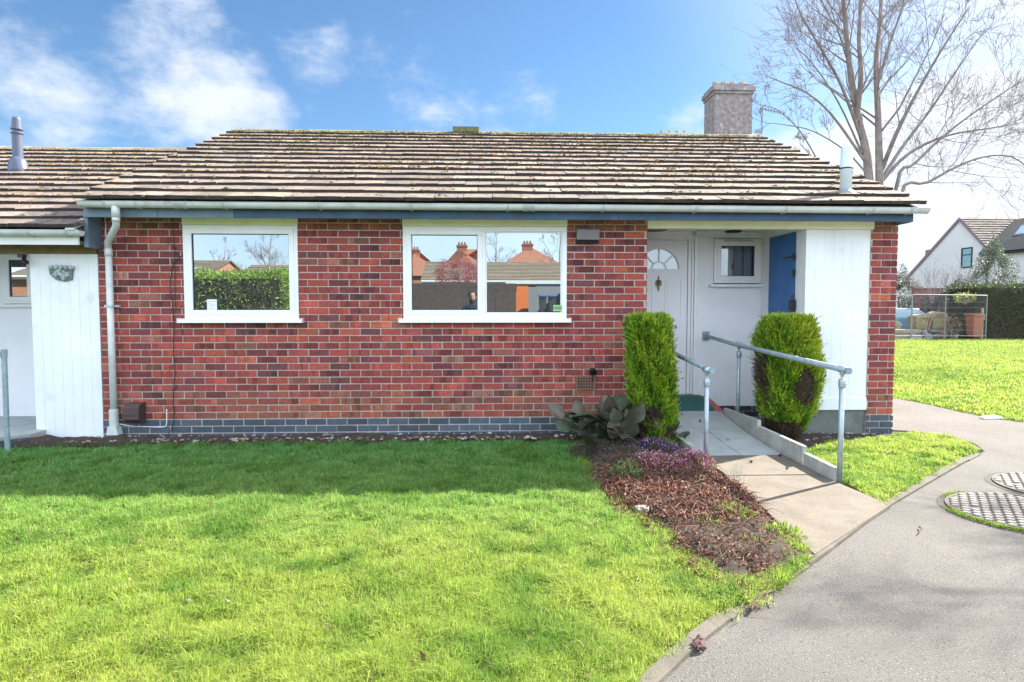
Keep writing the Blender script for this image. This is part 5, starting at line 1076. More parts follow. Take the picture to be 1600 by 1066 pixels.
# ---- slate roof house
sh_ = thing('slate_roof_house', (40, 38, 0), 'white house with a dark slate roof and skylights at the right edge of the photo', 'house')
e0 = Vector(at(1529, 396, 41)); e1 = Vector(at(1680, 360, 34.5)); r0_ = Vector(at(1571, 346, 44.6)); r1_ = Vector(at(1700, 318, 38.3)); e1.z = e0.z+.0; r1_.z = r0_.z
M_slate = mat('slate', (.016, .026, .034), .9, spec=.1, var=.3, vs=3, bump=.5, bs=18, stain=((.03, .042, .05), 6, .5, .7))
nrm = (e1-e0).cross(r0_-e0).normalized(); nrm = nrm if nrm.z > 0 else -nrm
mb = MB(); mb.hexa([e0-nrm*.2, e1-nrm*.2, r1_-nrm*.2, r0_-nrm*.2, e0, e1, r1_, r0_])
b0 = r0_+(r0_-e0)*0+Vector((3, 5, 0)); b1 = r1_+Vector((3, 5, 0)); b0.z = b1.z = e0.z
mb.hexa([r0_-Vector((0, 0, .2)), r1_-Vector((0, 0, .2)), b1-Vector((0, 0, .2)), b0-Vector((0, 0, .2)), r0_+Vector((0, 0, .01)), r1_+Vector((0, 0, .01)), b1, b0]); srf = mb.build('roof', M_slate, sh_)
def onroof(u, v, h=0): return e0+(e1-e0)*u+(r0_-e0)*v+nrm*h
for (u0, u1, v0, v1) in ((.28, .40, .40, .74), (.56, .68, .40, .74)):
    mb = MB(); P = [onroof(u0, v0), onroof(u1, v0), onroof(u1, v1), onroof(u0, v1)]; mb.hexa([p+nrm*.01 for p in P]+[p+nrm*.09 for p in P]); so_ = mb.build('skylight', MATS['dark_frame'], srf)
    mb = MB(); P = [onroof(u0+.012, v0+.04), onroof(u1-.012, v0+.04), onroof(u1-.012, v1-.04), onroof(u0+.012, v1-.04)]; mb.hexa([p+nrm*.092 for p in P]+[p+nrm*.1 for p in P]); mb.build('skylight_pane', glassmat('sky_glass', .8), srf)
d_ = (e1-e0).normalized(); ins = Vector((-d_.y, d_.x, 0))*.35; a, b = e0+d_*.35+ins, e1+ins; c_, d2 = b+ins*12, a+ins*12
mb = MB(); mb.prism([(a.x, a.y), (b.x, b.y), (c_.x, c_.y), (d2.x, d2.y)], 0, e0.z-.15, 'z'); mb.build('wall', MATS['gable_render'], sh_)
mb = MB(); mb.tube([e0-nrm*.15, e1-nrm*.15], .07, 8); mb.tube([e0+d_*.5+ins*.6-Vector((0, 0, .3)), e0+d_*.5+ins*.6-Vector((0, 0, 4.5))], .06, 8); mb.build('gutter', MATS['dark_frame'], sh_)
# ---- low brick garden wall
mb = MB(); x0 = at(1430, 460, 33.5)[0]; x1 = at(1530, 460, 33.5)[0]; mb.box(x0, x1, 33.5, 33.8, 0, at(1470, 452, 33.5)[2]); mb.box(x0, x1, 33.46, 33.84, at(1470, 452, 33.5)[2], at(1470, 450, 33.5)[2]); tag(mb.build('garden_wall', mat('rosy_brick', (.30, .15, .14), .9, var=.2, vs=8)), 'low rosy brick garden wall behind the mesh fence', 'wall')
# ---- foliage masses
def hedge(name, x0, x1, y0, y1, h, n, cols, label, cat='hedge', ls=.06, seed=1, rot=0, base=0, kind=None, fr=.12, lw=.45):
    r0 = np.random.default_rng(seed); t = thing(name, ((x0+x1)/2, (y0+y1)/2, base), label, cat)
    mb = MB(); i = .12*min(1, h); 
    mb.hexa([(x0+i, y0+i, base), (x1-i, y0+i, base), (x1-i, y1-i, base), (x0+i, y1-i, base), (x0+i, y0+i, base+h-i), (x1-i, y0+i, base+h-i), (x1-i, y1-i, base+h-i), (x0+i, y1-i, base+h-i)]); mb.build('inner_growth', MATS['conifer_core'], t)
    A = np.array([(x1-x0)*h, (x1-x0)*h*.3, (y1-y0)*h, (y1-y0)*h, (x1-x0)*(y1-y0)]); k = r0.choice(5, n, p=A/A.sum()); u = r0.random(n); v = r0.random(n)
    X = np.select([k < 2, k == 2, k == 3, k == 4], [x0+u*(x1-x0), np.full(n, x0), np.full(n, x1), x0+u*(x1-x0)]); Y = np.select([k == 0, k == 1, k <= 3, k == 4], [np.full(n, y0), np.full(n, y1), y0+u*(y1-y0), y0+v*(y1-y0)]); Z = np.where(k == 4, h, v*h)
    no = np.select([(k == 0)[:, None], (k == 1)[:, None], (k == 2)[:, None], (k == 3)[:, None], (k == 4)[:, None]], [np.array([0, -1., 0]), np.array([0, 1., 0]), np.array([-1., 0, 0]), np.array([1., 0, 0]), np.array([0, 0, 1.])])
    P = np.column_stack([X, Y, base+Z]); lump = (vnoise(np.column_stack([X+Y*.7, Z+Y*.3]), 2.2, seed)-.5)*fr*1.6; P = P+no*(lump+r0.normal(0, fr*.25, n)-.04)[:, None]
    D = unit(no*.6+r0.normal(0, .5, (n, 3))+np.array([0, 0, .5])); C = np.array(cols)[r0.integers(0, len(cols), n)]*r0.uniform(.7, 1.3, (n, 1))
    leafcards('foliage', P, D, ls*r0.uniform(.6, 1.5, n), ls*lw*np.ones(n), C, M_leaf, t); return t
def bush(name, cx, cy, rx, rz, n, cols, label, cat='bush', ls=.08, seed=1, base=0, shape=1.0, core=True, low=-.2):
    n = int(n*2.6); ls *= .58
    r0 = np.random.default_rng(seed); t = thing(name, (cx, cy, base), label, cat); d = unit(r0.normal(size=(n, 3))); k = r0.uniform(.55, 1.05, n)**.6
    lump = 1+.16*np.sin(d[:, 0]*7+seed)+.13*np.sin(d[:, 2]*9+d[:, 1]*5); zc = base+rz; q = d*(k*lump)[:, None]; w = np.clip(1-shape*.5*(q[:, 2]+.2), .12, 1.5) if shape else 1
    P = np.column_stack([cx+q[:, 0]*rx*w, cy+q[:, 1]*rx*w, np.maximum(base+.05, zc+q[:, 2]*rz)]); C = np.array(cols)[r0.integers(0, len(cols), n)]*r0.uniform(.7, 1.3, (n, 1))
    leafcards('foliage', P, unit(d*.6+r0.normal(0, .6, (n, 3))), ls*r0.uniform(.6, 1.5, n), ls*.5*np.ones(n), C, M_leaf, t)
    mb = MB(); mb.tube([(cx, cy, base-.05), (cx, cy, base+rz*1.2)], [.07, .03], 7)
    for i in range(7): a = i*.9; mb.tube([(cx, cy, base+rz*(.3+.1*i)), (cx+rx*.6*math.cos(a), cy+rx*.6*math.sin(a), base+rz*(.7+.13*i))], [.03, .008], 5)
    mb.build('trunk', M_bark, t); return t
hx0 = at(1527, 445, 28.9)[0]; hz = at(1560, 446, 28.9)[2]
hedge('clipped_hedge', hx0, hx0+9, 28.95, 31, hz, 16000, [(.05, .075, .03), (.07, .10, .04), (.10, .12, .04)], 'tall dark clipped hedge with a sunlit yellow top behind the mesh fence', ls=.09, seed=31)
def fencepanel(xa, xb, Y, label, h=2.05, mid=False, tilt=0, base=.03):
    t = thing('mesh_fence_panel', ((xa+xb)/2, Y, 0), label, 'fence panel', 'steel mesh fence panels beyond the far lawn'); r = .022
    mb = MB()
    mb.tube([(xa+tilt, Y, base), (xa, Y, base+h)], r, 8); mb.tube([(xb+tilt, Y, base), (xb, Y, base+h-.04)], r, 8); mb.tube([(xa, Y, base+h), (xb, Y, base+h-.04)], r, 8); mb.tube([(xa+tilt, Y, base+.12), (xb+tilt, Y, base+.12)], r, 8)
    if mid: mb.tube([((xa+xb)/2-.2, Y, base), ((xa+xb)/2-.2, Y, base+h-.02)], r, 8)
    mb.build('panel_frame', mat('galv_far', (.27, .29, .31), .5, metal=.3), t)
    mb = MB(); n = int((xb-xa)/.045)
    for i in range(1, n): x = xa+(xb-xa)*i/n; mb.box(x-.0018, x+.0018, Y-.0018, Y+.0018, base+.12, base+h-.03)
    for k in range(1, 7): z = base+.12+(h-.2)*k/7; mb.box(xa, xb, Y-.005, Y+.005, z-.005, z+.005)
    mb.build('wire_mesh', mat('wire_grey', (.20, .21, .23), .6), t)
xs_ = [at(p, 500, 28.5)[0] for p in (1425, 1541)]
fencepanel(xs_[0]-3.45, xs_[0]-.03, 28.5, 'mesh fence panel partly hidden by the brick pillar, in front of the blue car')
fencepanel(xs_[0], xs_[1], 28.5, 'mesh fence panel in front of the mossy stone planters and the orange bin', mid=True)
# wheelie bin
def bin_(x, Y, base, sc, col, label, mname, lid=None, group=None):
    t = thing('wheelie_bin', (x, Y, base), label, 'bin', group); M_ = mat(mname, col, .5, var=.1)
    w, d, h = .22*sc, .25*sc, .95*sc
    mb = MB(); mb.hexa([(x-w*.8, Y-d*.75, base+.06), (x+w*.8, Y-d*.75, base+.06), (x+w*.8, Y+d*.75, base+.06), (x-w*.8, Y+d*.75, base+.06), (x-w, Y-d, base+h), (x+w, Y-d, base+h), (x+w, Y+d, base+h), (x-w, Y+d, base+h)]); mb.build('bin_body', M_, t, bevel=.02)
    mb = MB(); mb.prism([(Y-d-.05, base+h+.002), (Y+d+.06, base+h+.002), (Y+d+.03, base+h+.09), (Y, base+h+.12), (Y-d-.02, base+h+.05)], x-w-.03, x+w+.03, 'x'); mb.build('lid', mat(lid[0], lid[1], .4) if lid else M_, t, bevel=.01)
    mb = MB(); mb.tube([(x-w+.02, Y+d+.09, base+h-.02), (x+w-.02, Y+d+.09, base+h-.02)], .018, 8); mb.build('handle', M_, t)
    for q in (-1, 1): mb = MB(); mb.tube([(x+q*(w*.8), Y+d*.75, base+.11), (x+q*(w*.8+.05), Y+d*.75, base+.11)], .11, 16); mb.build('wheel', M_black, t)
    return t
bb = at(1524, 530, 29.0)
bin_(bb[0], 29.1, 0, 1.15, (.46, .17, .09), 'orange brown wheelie bin behind the mesh fence next to the hedge', 'bin_orange')
pp = at(1534, 530, 29.0)
mb = MB(); mb.box(pp[0]-.06, pp[0]+.06, 29.0, 29.12, 0, 1.45); mb.box(pp[0]+.02, pp[0]+.10, 28.97, 29.0, .9, 1.1); tag(mb.build('timber_post', mat('bleached_wood', (.42, .34, .28), .9, var=.3, vs=9)), 'weathered timber post right of the orange brown bin', 'post')
# car
def car(cx, cy, base, ang, label):
    t = thing('parked_car', (cx, cy, base), label, 'car', local=True); t.rotation_euler = (0, 0, ang)
    prof = [(-2.0, .30), (-2.05, .62), (-1.9, .88), (-1.35, .98), (-.95, 1.22), (-.45, 1.43), (.2, 1.47), (.95, 1.40), (1.6, 1.10), (1.95, .95), (2.05, .6), (2.0, .3)]
    M_ = mat('car_blue', (.20, .36, .58), .25, metal=.2)
    mb = MB(); k = [(-.80, 0), (-.84, .5), (-.80, .9)]
    # body loft across width
    V = []; ws = [(-.82, 0), (-.86, .0), (.86, 0), (.82, 0)]
    def sec(y, inset):
        return [(x*(1-.0*inset), y, .3+(z-.3)*(1 if z < .95 else 1)) for x, z in prof]
    low = [(x, z) if z < 1.0 else (x, .97) for x, z in prof]
    mb.prism([(x, z) for x, z in [(-2.0, .30), (-2.05, .62), (-1.9, .88), (-1.35, .97), (1.6, 1.0), (1.95, .93), (2.05, .6), (2.0, .3)]][::-1], -.84, .84); mb.build('body', M_, t, bevel=.05)
    mb = MB(); A = [(-1.40, .97), (-.5, 1.42), (.95, 1.40), (1.65, .99)]
    mb.hexa([(-1.40, -.78, .97), (1.65, -.78, .97), (1.65, .78, .97), (-1.40, .78, .97), (-.5, -.62, 1.43), (.95, -.62, 1.41), (.95, .62, 1.41), (-.5, .62, 1.43)]); mb.build('cabin_glass', mat('car_glass', (.35, .5, .62), .08, spec=.9), t, bevel=.03)
    mb = MB(); mb.hexa([(-.56, -.64, 1.42), (1.0, -.64, 1.40), (1.0, .64, 1.40), (-.56, .64, 1.42), (-.4, -.58, 1.475), (.85, -.58, 1.46), (.85, .58, 1.46), (-.4, .58, 1.475)]); mb.build('car_roof', M_, t, bevel=.02)
    for x in (-1.3, 1.25):
        for y in (-.86, .86):
            mb = MB(); mb.tube([(x, y-.09, .31), (x, y+.09, .31)], .31, 20); wh = mb.build('wheel', M_black, t); mb = MB(); mb.tube([(x, y-.1, .31), (x, y+.1, .31)], .18, 14); mb.build('rim', M_galv, wh)
    for y in (-.6, .6): mb = MB(); mb.box(-2.06, -1.95, y-.17, y+.17, .62, .78); mb.build('headlight', mat('lamp_clear', (.7, .75, .8), .1), t, bevel=.02)
    return t
cc = at(1408, 500, 33.0); car(cc[0]-.4, 33.0, -.02, R(8), 'pale blue parked car seen past the brick pillar behind the mesh fence')
# stone planters / troughs
def planter(px, Y, w, h, label, dome):
    c = at(px, 520, Y); x = c[0]; t = thing('stone_planter', (x, Y, 0), label, 'planter', 'mossy planters stacked behind the mesh fence'); Ms = mat('mossy_stone', (.36, .32, .18), .95, var=.3, vs=5, bump=.4, bs=20, stain=((.26, .27, .15), 3, .5, .7))
    mb = MB(); mb.hexa([(x-w/2+.05, Y-.3, .42), (x+w/2-.05, Y-.3, .42), (x+w/2-.05, Y+.3, .42), (x-w/2+.05, Y+.3, .42), (x-w/2, Y-.35, .55+h), (x+w/2, Y-.35, .55+h), (x+w/2, Y+.35, .55+h), (x-w/2, Y+.35, .55+h)]); mb.box(x-w/2-.04, x+w/2+.04, Y-.39, Y+.39, .55+h, .55+h+.06); mb.build('trough', Ms, t, bevel=.03)
    mb = MB(); nA = 10; mb.prism([(x-w/2*math.cos(math.pi*i/nA), .62+h+dome*math.sin(math.pi*i/nA)) for i in range(nA+1)][::-1], Y-.3, Y+.3); mb.build('mound', mat('dry_moss', (.30, .29, .17), 1, var=.4, vs=8, bump=1, bs=25), t, bevel=.02)
    mb = MB()
    for q in (-1, 0, 1): mb.box(x+q*w*.34-.14, x+q*w*.34+.13, Y-.28, Y+.28, 0, .20+.05*q); mb.box(x+q*w*.3-.15, x+q*w*.3+.12, Y-.25, Y+.22, .26, .419)
    mb.build('plinth_block', mat('pale_block', (.42, .36, .36), .9, var=.3, vs=5), t, bevel=.02)
planter(1434, 30.2, .62, .42, 'smaller mossy trough on blocks, left of the two behind the fence', .10)
planter(1462, 30.3, .82, .42, 'bigger domed mossy trough on blocks behind the fence', .24)
mb = MB(); c = at(1412, 520, 29.6); mb.box(c[0]-1.3, c[0]+.7, 29.4, 29.9, .25, .42); mb.box(c[0]-1.2, c[0]+.6, 29.45, 29.85, 0, .25); tag(mb.build('timber_edging', MATS['bleached_wood'], bevel=.02), 'low weathered timber edging in front of the blue car', 'edging')
random.seed(12)
for i, (px, w_, h_, lb, cl_) in enumerate(((1447, .35, .22, 'grey paving block on the ground below the mossy troughs', (.35, .34, .38)), (1474, .28, .3, 'rusty flower pot standing right of the bigger trough', (.42, .20, .12)), (1494, .22, .2, 'pale flower pot at the foot of the fence left of the orange bin', (.6, .5, .42)), (1428, .5, .16, 'stack of grey slabs at the left foot of the fence panel', (.42, .42, .44)))):
    c = at(px, 525, 29.4); mb = MB(); x, Y = c[0], 29.4
    if 'pot' in lb: mb.lathe(x, Y, [(w_*.32, 0), (w_*.46, h_*.85), (w_*.54, h_*.86), (w_*.54, h_), (w_*.42, h_*.98)], 14); nm = 'flower_pot'
    else: mb.box(x-w_/2, x+w_/2, Y-.2, Y+.2, 0, h_*.48); mb.box(x-w_/2+.04, x+w_/2-.02, Y-.18, Y+.19, h_*.5, h_); nm = 'paving_block'
    tag(mb.build(nm, mat('clutter_'+'abcd'[i], cl_, .9, var=.2, vs=8), bevel=.008), lb, 'pot' if 'pot' in lb else 'block')
def hoop(px, r, lb, col):
    c = at(px, 500, 29.9); mb = MB(); mb.tube([(c[0]+r*math.cos(math.pi*k/12), 29.9, .35+(r+.35)*math.sin(math.pi*k/12)) for k in range(13)], .025, 6); tag(mb.build('garden_hoop', mat('hoop_'+col[0], col[1], .6)), lb, 'hoop')
hoop(1468, .52, 'pinkish hoop arching over the bigger mossy trough', ('pink', (.55, .25, .28)))
hoop(1486, .25, 'small dark red hoop right of the bigger mossy trough', ('red', (.35, .10, .12)))
# plants behind the fence
cb = at(1405, 500, 36); bush('dark_shrub', at(1405, 440, 35)[0], 35, 1.9, 1.75, 3500, [(.05, .08, .05), (.08, .11, .06), (.10, .09, .08)], 'dark green shrub behind the fence right beside the brick pillar', ls=.16, seed=51)
bush('dark_shrub', at(1446, 470, 34.5)[0], 34.8, 1.5, 1.15, 2200, [(.06, .07, .05), (.09, .10, .07), (.10, .08, .08)], 'dull low shrub behind the fence under the bare bush', ls=.14, seed=52)
bush('dark_shrub', at(1500, 470, 32.4)[0], 32.4, 1.7, 1.42, 3200, [(.035, .06, .045), (.05, .08, .06), (.07, .09, .06)], 'dark blue green shrub behind the wire mesh right of the brick wall', ls=.14, seed=53)
bush('young_conifer', at(1552, 420, 35)[0], 35, 1.75, 2.6, 4200, [(.07, .10, .08), (.11, .15, .12), (.24, .27, .20), (.16, .2, .15)], 'pointed grey green conifer above the hedge in front of the slate roof', 'conifer', ls=.17, seed=54, shape=1.25)
bush('small_bush', at(1402, 500, 30)[0], 30.2, .33, .42, 500, [(.4, .42, .10), (.28, .32, .08)], 'small yellow green bush in front of the blue car', ls=.08, seed=55, shape=0)
bush('climber', at(1508, 470, 28.9)[0], 28.9, .42, .25, 260, [(.42, .45, .12), (.3, .36, .1)], 'yellow green climber draped over the top of the mesh fence', 'climber', ls=.10, seed=56, shape=0, base=at(1508, 474, 28.9)[2])
bush('small_bush', at(1487, 505, 29.4)[0], 29.4, .42, .55, 420, [(.42, .33, .16), (.34, .36, .12), (.5, .3, .2)], 'straggly yellow bush with rusty leaves between the planters and the bin', ls=.08, seed=57, shape=0)
def barebush(x, y, r, h, label, seed, n=13, base=0, name='bare_shrub', dep=3):
    rd = random.Random(seed); L2 = []
    for i in range(n):
        a = rd.uniform(0, 6.28); q = rd.uniform(.2, 1); L2.append(([(x+.1*math.cos(a), y+.1*math.sin(a), base), (x+r*q*.4*math.cos(a), y+r*q*.4*math.sin(a), base+h*.45), (x+r*q*math.cos(a), y+r*q*math.sin(a), base+h*rd.uniform(.75, 1))], .035, .010, 2, 3.2))
    m1, m2 = tree_mesh(L2, seed, depth=dep); t = thing(name, (x, y, base), label, 'shrub'); M_ = mat('twig_grey', (.34, .30, .30), .9); m1.build('stems', M_, t); m2.build('twigs', M_, t)
barebush(at(1462, 450, 33)[0], 33.0, 1.7, 3.95, 'pale bare branched shrub in front of the white gable', 71)
barebush(at(1508, 450, 34)[0], 34.2, 1.2, 3.2, 'smaller bare shrub below the dark framed window', 72, n=8)
# ================================================================== ACROSS THE GREEN (seen reflected in the windows)
GY = 13.9
def op(px, py, k): p = at(px, py, GY+k); return (p[0], -k, p[2])      # a point at Y = -k whose mirror image in the panes stands there
def lowhouse(name, x0, x1, yf, depth, eave, ridge, label, wm, rm, parts=(), over=.35, cat='bungalow', hip=False, base=1.2):
    t = thing(name, ((x0+x1)/2, yf-depth/2, base), label, cat); yb = yf-depth; yr = (yf+yb)/2
    mb = MB(); mb.box(x0, x1, yb, yf, base-.2, eave)
    if not hip: mb.prism([(yb, eave), (yr, ridge-.1), (yf, eave)], x0+.01, x1-.01, 'x')
    mb.build('wall', wm, t)
    mb = MB()
    if hip:
        a = (yf-yb)/2; P = [(x0-over, yb-over, eave-.1), (x1+over, yb-over, eave-.1), (x1+over, yf+over, eave-.1), (x0-over, yf+over, eave-.1), (x0+a, yr, ridge), (x1-a, yr, ridge)]
        mb.add(P, [(0, 3, 2, 1), (3, 4, 5, 2)[::-1], (0, 1, 5, 4), (0, 4, 3), (1, 2, 5)], (.40, .17, .12))
    else:
        n = int(math.hypot(depth/2, ridge-eave)/.3)
        tiles(mb, x0-over*.5, x1+over*.5, yf+over, eave-.1, yr, ridge, n, w=1.2, thick=.04, colf=lambda: rc((.34, .26, .19), .12))
        mb.prism([(yr, ridge), (yb-over, eave-.1), (yb-over, eave-.2), (yr, ridge-.1)], x0-over*.5, x1+over*.5, 'x', col=(.3, .24, .2))
    r_ = mb.build('roof', rm, t)
    if not hip: mb = MB(); mb.tube([(x0-.1, yf+over+.06, eave-.12), (x1+.1, yf+over+.06, eave-.12)], .07, 8); mb.box(x0-.1, x1+.1, yf+over-.02, yf+over, eave-.32, eave-.12); mb.build('gutter', M_pvc, t)
    for (a, b, c_, d_) in parts:
        mb = MB(); f = .07; mb.box(a, b, yf, yf+.06, d_-f, d_); mb.box(a, b, yf, yf+.06, c_, c_+f); mb.box(a, a+f, yf, yf+.06, c_+f, d_-f); mb.box(b-f, b, yf, yf+.06, c_+f, d_-f); w = mb.build('window', M_pvc, t)
        mb = MB(); mb.box(a+f, b-f, yf+.01, yf+.03, c_+f, d_-f); mb.build('pane', MATS['car_glass'], w)
    return t
M_ob = mat('orange_brick', (.50, .24, .15), .9, var=.2, vs=6); M_rt = mat('red_tile', (.42, .17, .11), .9, var=.2, vs=3)
e1_ = op(700, 441, 31); 
lowhouse('opposite_bungalow', -4.5, 6.0, -31, 8, op(700, 440, 31)[2]+.1, op(700, 409, 35)[2], 'low bungalow with a brown tiled roof across the green, reflected in the double window', M_ob, [M_tile, M_butt_shade])
lowhouse('opposite_bungalow', -15.0, -11.6, -24, 7, op(440, 446, 24)[2]+.1, op(440, 414, 27.5)[2], 'bungalow with olive brown roof reflected at the right side of the left window', M_ob, [M_tile, M_butt_shade])
lowhouse('opposite_bungalow', -34, -19.2, -30, 8, op(340, 428, 30)[2], op(340, 407, 34)[2], 'orange brick bungalow with a white window, reflected above the hedge in the left window', M_ob, [M_tile, M_butt_shade], [(op(304, 430, 30)[0], op(314, 430, 30)[0], op(304, 440, 30)[2], op(304, 418, 30)[2])])
def redhouse(px0, px1, ptop, k, label, chpx, chtop):
    x0 = op(px0, 400, k)[0]; x1 = op(px1, 400, k)[0]; rz = op(720, ptop, k+5)[2]
    t = lowhouse('red_roofed_house', x0, x1, -k, 9, rz-3.2, rz, label, M_ob, M_rt, hip=True, cat='house')
    cx = op(chpx, 400, k+4.5)[0]; ct = op(chpx, chtop, k+4.5)[2]; mb = MB(); mb.box(cx-.6, cx+.6, -k-5, -k-4, rz-1, ct); mb.box(cx-.68, cx+.68, -k-5.08, -k-3.92, ct-.25, ct-.1)
    for i in range(3): mb.lathe(cx-.35+i*.35, -k-4.5, [(.13, ct), (.1, ct+.35)], 10)
    mb.build('chimney', mat('red_stack', (.36, .15, .11), .9, var=.2), t)
redhouse(590, 695, 394, 62, 'red roofed house reflected at the left edge of the double window', 648, 390)
redhouse(684, 775, 390, 58, 'red roofed house with chimney reflected left of the middle frame of the double window', 722, 383)
redhouse(765, 900, 388, 56, 'wide orange red roofed house with chimney reflected in the right pane', 824, 381)
# close boarded fence
ft = op(700, 443, 24)[2]; fx0 = -5.0; fx1 = op(806, 450, 24)[0]
t = thing('board_fence', ((fx0+fx1)/2, -24, 1.2), 'dark close boarded timber fence across the green, reflected in the double window', 'fence')
mb = MB(); x = fx0
M_fb = mat('fence_board', (.10, .075, .065), .85, var=.3, vs=5)
while x < fx1: mb.box(x, min(x+.13, fx1), -24.02+random.uniform(0, .012), -24+.01, 1.15, ft); x += .135
mb.build('boards', M_fb, t)
x = fx0
while x < fx1+.1: mb = MB(); mb.box(x, x+.12, -24.15, -24.03, 1.1, ft+.05); mb.build('fence_post', M_fb, t); x += 1.83
t = thing('garage', (op(845, 480, 24.6)[0], -27, 1.2), 'grey open carport with a white beam and orange door, reflected in the right pane', 'garage')
gxa, gxb = fx1+.02, op(905, 450, 24)[0]; zt = op(840, 439, 24)[2]; oa, ob = op(806, 450, 24)[0]+.05, op(826, 450, 24)[0]
mb = MB(); mb.box(op(790, 440, 24)[0], gxb, -24.3, -24.1, zt-.18, zt); mb.build('beam', M_pvc, t)
mb = MB(); mb.box(oa, ob, -24.25, -24.19, 1.22, zt-.2); mb.build('orange_door', mat('orange_paint', (.85, .22, .06), .6), t)
M_gy = mat('grey_panel', (.30, .30, .32), .8)
mb = MB(); mb.box(ob+.5, gxb, -24.28, -24.2, zt-.75, zt-.19); mb.box(gxb-.1, gxb, -29, -24.28, 1.15, zt-.2); mb.box(ob+.01, gxb-.1, -29.1, -29, 1.15, zt-.2); mb.build('wall', M_gy, t)
for q, cx in enumerate((op(848, 470, 23.4)[0], op(863, 470, 23.2)[0])): bin_(cx, -23.4, gz(0, -23.4)*1.0, 1.0, (.07, .08, .09), ('nearer' if q else 'farther')+' dark wheelie bin with a blue lid reflected in the right pane', 'bin_dark', ('lid_blue', (.10, .18, .50)), 'wheelie bins reflected in the right pane')
# hedge and shrubs
hx0, hx1 = op(285, 440, 12)[0], op(440, 440, 12)[0]; ht = op(350, 431, 12)[2]; hb = float(gz(0, -12))
hedge('rounded_hedge', hx0, hx1, -15, -12, ht-hb, 15000, [(.30, .42, .07), (.40, .52, .11), (.18, .28, .05)], 'big sunlit green hedge across the grass, reflected in the left window', ls=.14, seed=81, base=hb, fr=.35, lw=.32)
rx_, ry_, rz_ = op(716, 424, 26)
bush('red_shrub', rx_, -26.5, 1.45, .95, 3600, [(.50, .13, .14), (.40, .09, .11), (.6, .2, .2)], 'pinkish red twiggy shrub rising above the fence, reflected in the double window', 'shrub', ls=.12, seed=82, base=rz_-1.1, shape=0)
M_tw = MATS['twig_grey']
def bgtree(x, y, h, base, label, seed):
    rd = random.Random(seed); L2 = [([(x, y, base), (x+.1, y, base+h*.3), (x-.1, y+.2, base+h*.65), (x, y, base+h)], .16, .03, 1, 1.3)]
    for i in range(7):
        a = rd.uniform(0, 6.28); z = base+h*rd.uniform(.2, .5); q = h*rd.uniform(.2, .34); L2.append(([(x, y, z), (x+q*.5*math.cos(a), y+q*.5*math.sin(a), z+h*.22), (x+q*math.cos(a), y+q*math.sin(a), z+h*.42)], .08, .015, 2, 1.4))
    m1, m2 = tree_mesh(L2, seed, depth=4, fr=.007, thin=.7); t = thing('bare_tree', (x, y, base), label, 'tree', 'bare trees'); m1.build('trunk', M_tw, t); m2.build('crown', M_tw, t)
for px, pt, k, lb, sd_ in ((352, 385, 44, 'bare tree reflected in the middle of the left window above the roofs', 91), (424, 366, 38, 'taller bare tree reflected at the right side of the left window', 92), (776, 370, 46, 'slim bare tree reflected at the left side of the right pane', 93), (876, 366, 36, 'dark bare tree reflected at the right edge of the right pane', 94)):
    q = op(px, pt, k); bgtree(q[0], -k, q[2]-1.2, 1.2, lb, sd_)
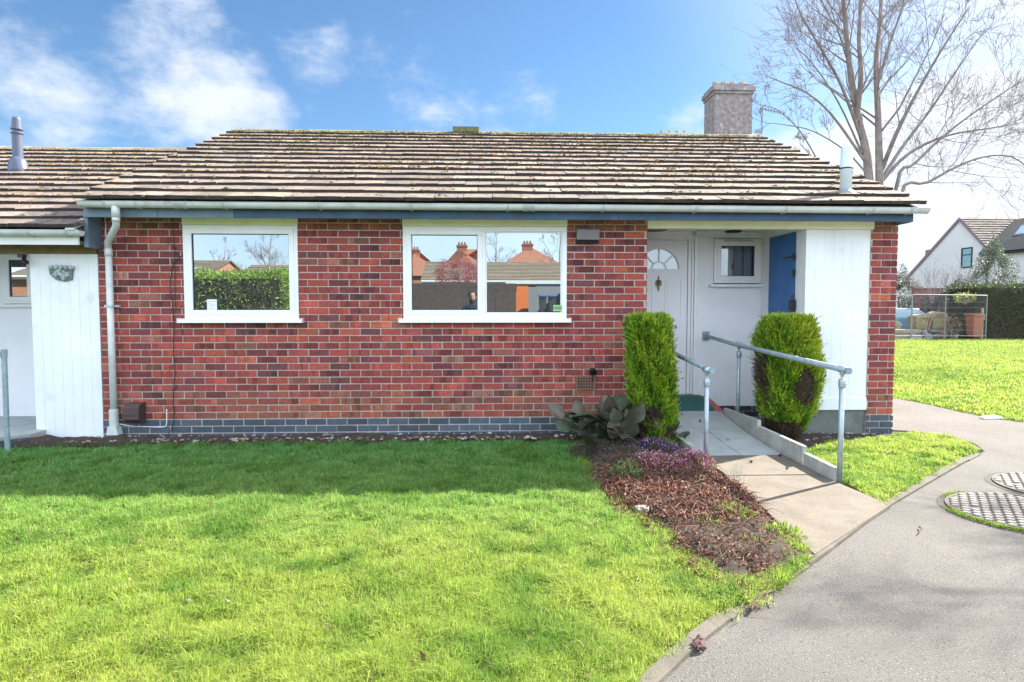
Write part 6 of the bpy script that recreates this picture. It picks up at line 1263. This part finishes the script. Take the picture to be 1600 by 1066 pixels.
# ---- the photographer, reflected in the double window
def person(x, y, label):
    t = thing('person', (x, y, 0), label, 'person', local=True)
    sk = [((0, 0, 1.0), .15), ((0, 0, 1.16), .135), ((0, .01, 1.34), .155), ((0, 0, 1.47), .11), ((0, .01, 1.54), .055), ((0, .02, 1.62), .082), ((0, .03, 1.72), .092), ((0, .02, 1.80), .06),
          ((.19, 0, 1.45), .062), ((.26, .06, 1.20), .048), ((.14, .27, 1.32), .038), ((.09, .33, 1.40), .032),
          ((-.19, 0, 1.45), .062), ((-.26, .06, 1.20), .048), ((-.14, .27, 1.32), .038), ((-.09, .33, 1.40), .032),
          ((.10, 0, .92), .10), ((.12, .02, .50), .07), ((.13, -.02, .10), .048), ((.13, .12, .04), .035),
          ((-.10, 0, .92), .10), ((-.12, .02, .50), .07), ((-.13, -.02, .10), .048), ((-.13, .12, .04), .035)]
    E = [(0, 1), (1, 2), (2, 3), (3, 4), (4, 5), (5, 6), (6, 7), (3, 8), (8, 9), (9, 10), (10, 11), (3, 12), (12, 13), (13, 14), (14, 15), (0, 16), (16, 17), (17, 18), (18, 19), (0, 20), (20, 21), (21, 22), (22, 23)]
    nv = len(sk)
    for s, w in ((1, 11), (-1, 15)):      # fingers and thumb closing on the camera
        wx, wy, wz = sk[w][0]
        for f_, (dx, dz, l_) in enumerate(((0, .03, .05), (0, .012, .055), (0, -.006, .05), (0, -.024, .04), (-.02*s, -.03, .045))):
            sk.append(((wx+dx, wy+.03, wz+dz), .0095)); sk.append(((wx+dx-.02*s, wy+.03+l_*.6, wz+dz), .009)); sk.append(((wx+dx-.045*s, wy+.03+l_*.7, wz+dz), .008))
            E += [(w, nv), (nv, nv+1), (nv+1, nv+2)]; nv += 3
    me = bpy.data.meshes.new('body'); me.from_pydata([p for p, _ in sk], E, []); o = bpy.data.objects.new('body', me); COL.objects.link(o); o.parent = t
    mdf = o.modifiers.new('skin', 'SKIN'); mdf.use_smooth_shade = True
    for i, (_, r_) in enumerate(sk): me.skin_vertices[0].data[i].radius = (r_, r_*(.8 if i in (1, 2, 3) else 1)); 
    me.skin_vertices[0].data[0].use_root = True
    ss = o.modifiers.new('sub', 'SUBSURF'); ss.levels = 1; ss.render_levels = 2; me.materials.append(mat('dark_clothes', (.02, .025, .05), .8))
    M_skin = mat('skin', (.50, .30, .22), .5)
    mb = MB(); mb.lathe(0, .035, [(.03, 1.60), (.062, 1.63), (.078, 1.68), (.082, 1.74), (.075, 1.79), (.04, 1.815)], 18, sy=1.18); mb.blob((0, .135, 1.70), .017, jit=.05)
    for q in (-1, 1): mb.blob((q*.085, .03, 1.70), .02, jit=.1)
    mb.box(-.022, .022, .118, .126, 1.655, 1.661)
    mb.build('face', M_skin, t, smooth=True)
    mb = MB()
    for q in (-1, 1): mb.blob((q*.03, .118, 1.725), .011, jit=.02)
    mb.build('eyes', M_black, t); mb = MB(); mb.lathe(0, .015, [(.093, 1.70), (.098, 1.76), (.088, 1.81), (.04, 1.84)], 18, sy=1.1); mb.build('hair', mat('dark_hair', (.03, .02, .015), .7), t, smooth=True)
    t.rotation_euler = (0, 0, 0); return t
person(-.33, -.42, 'person in dark clothes holding up a camera, reflected in the double window')
mb = MB(); mb.box(-.40, -.26, -.08, -.02, 1.36, 1.46); mb.tube([(-.33, -.03, 1.41), (-.33, .03, 1.41)], .032, 16); tag(mb.build('camera_body', M_black, bevel=.006), 'small black camera held by the reflected person', 'camera')
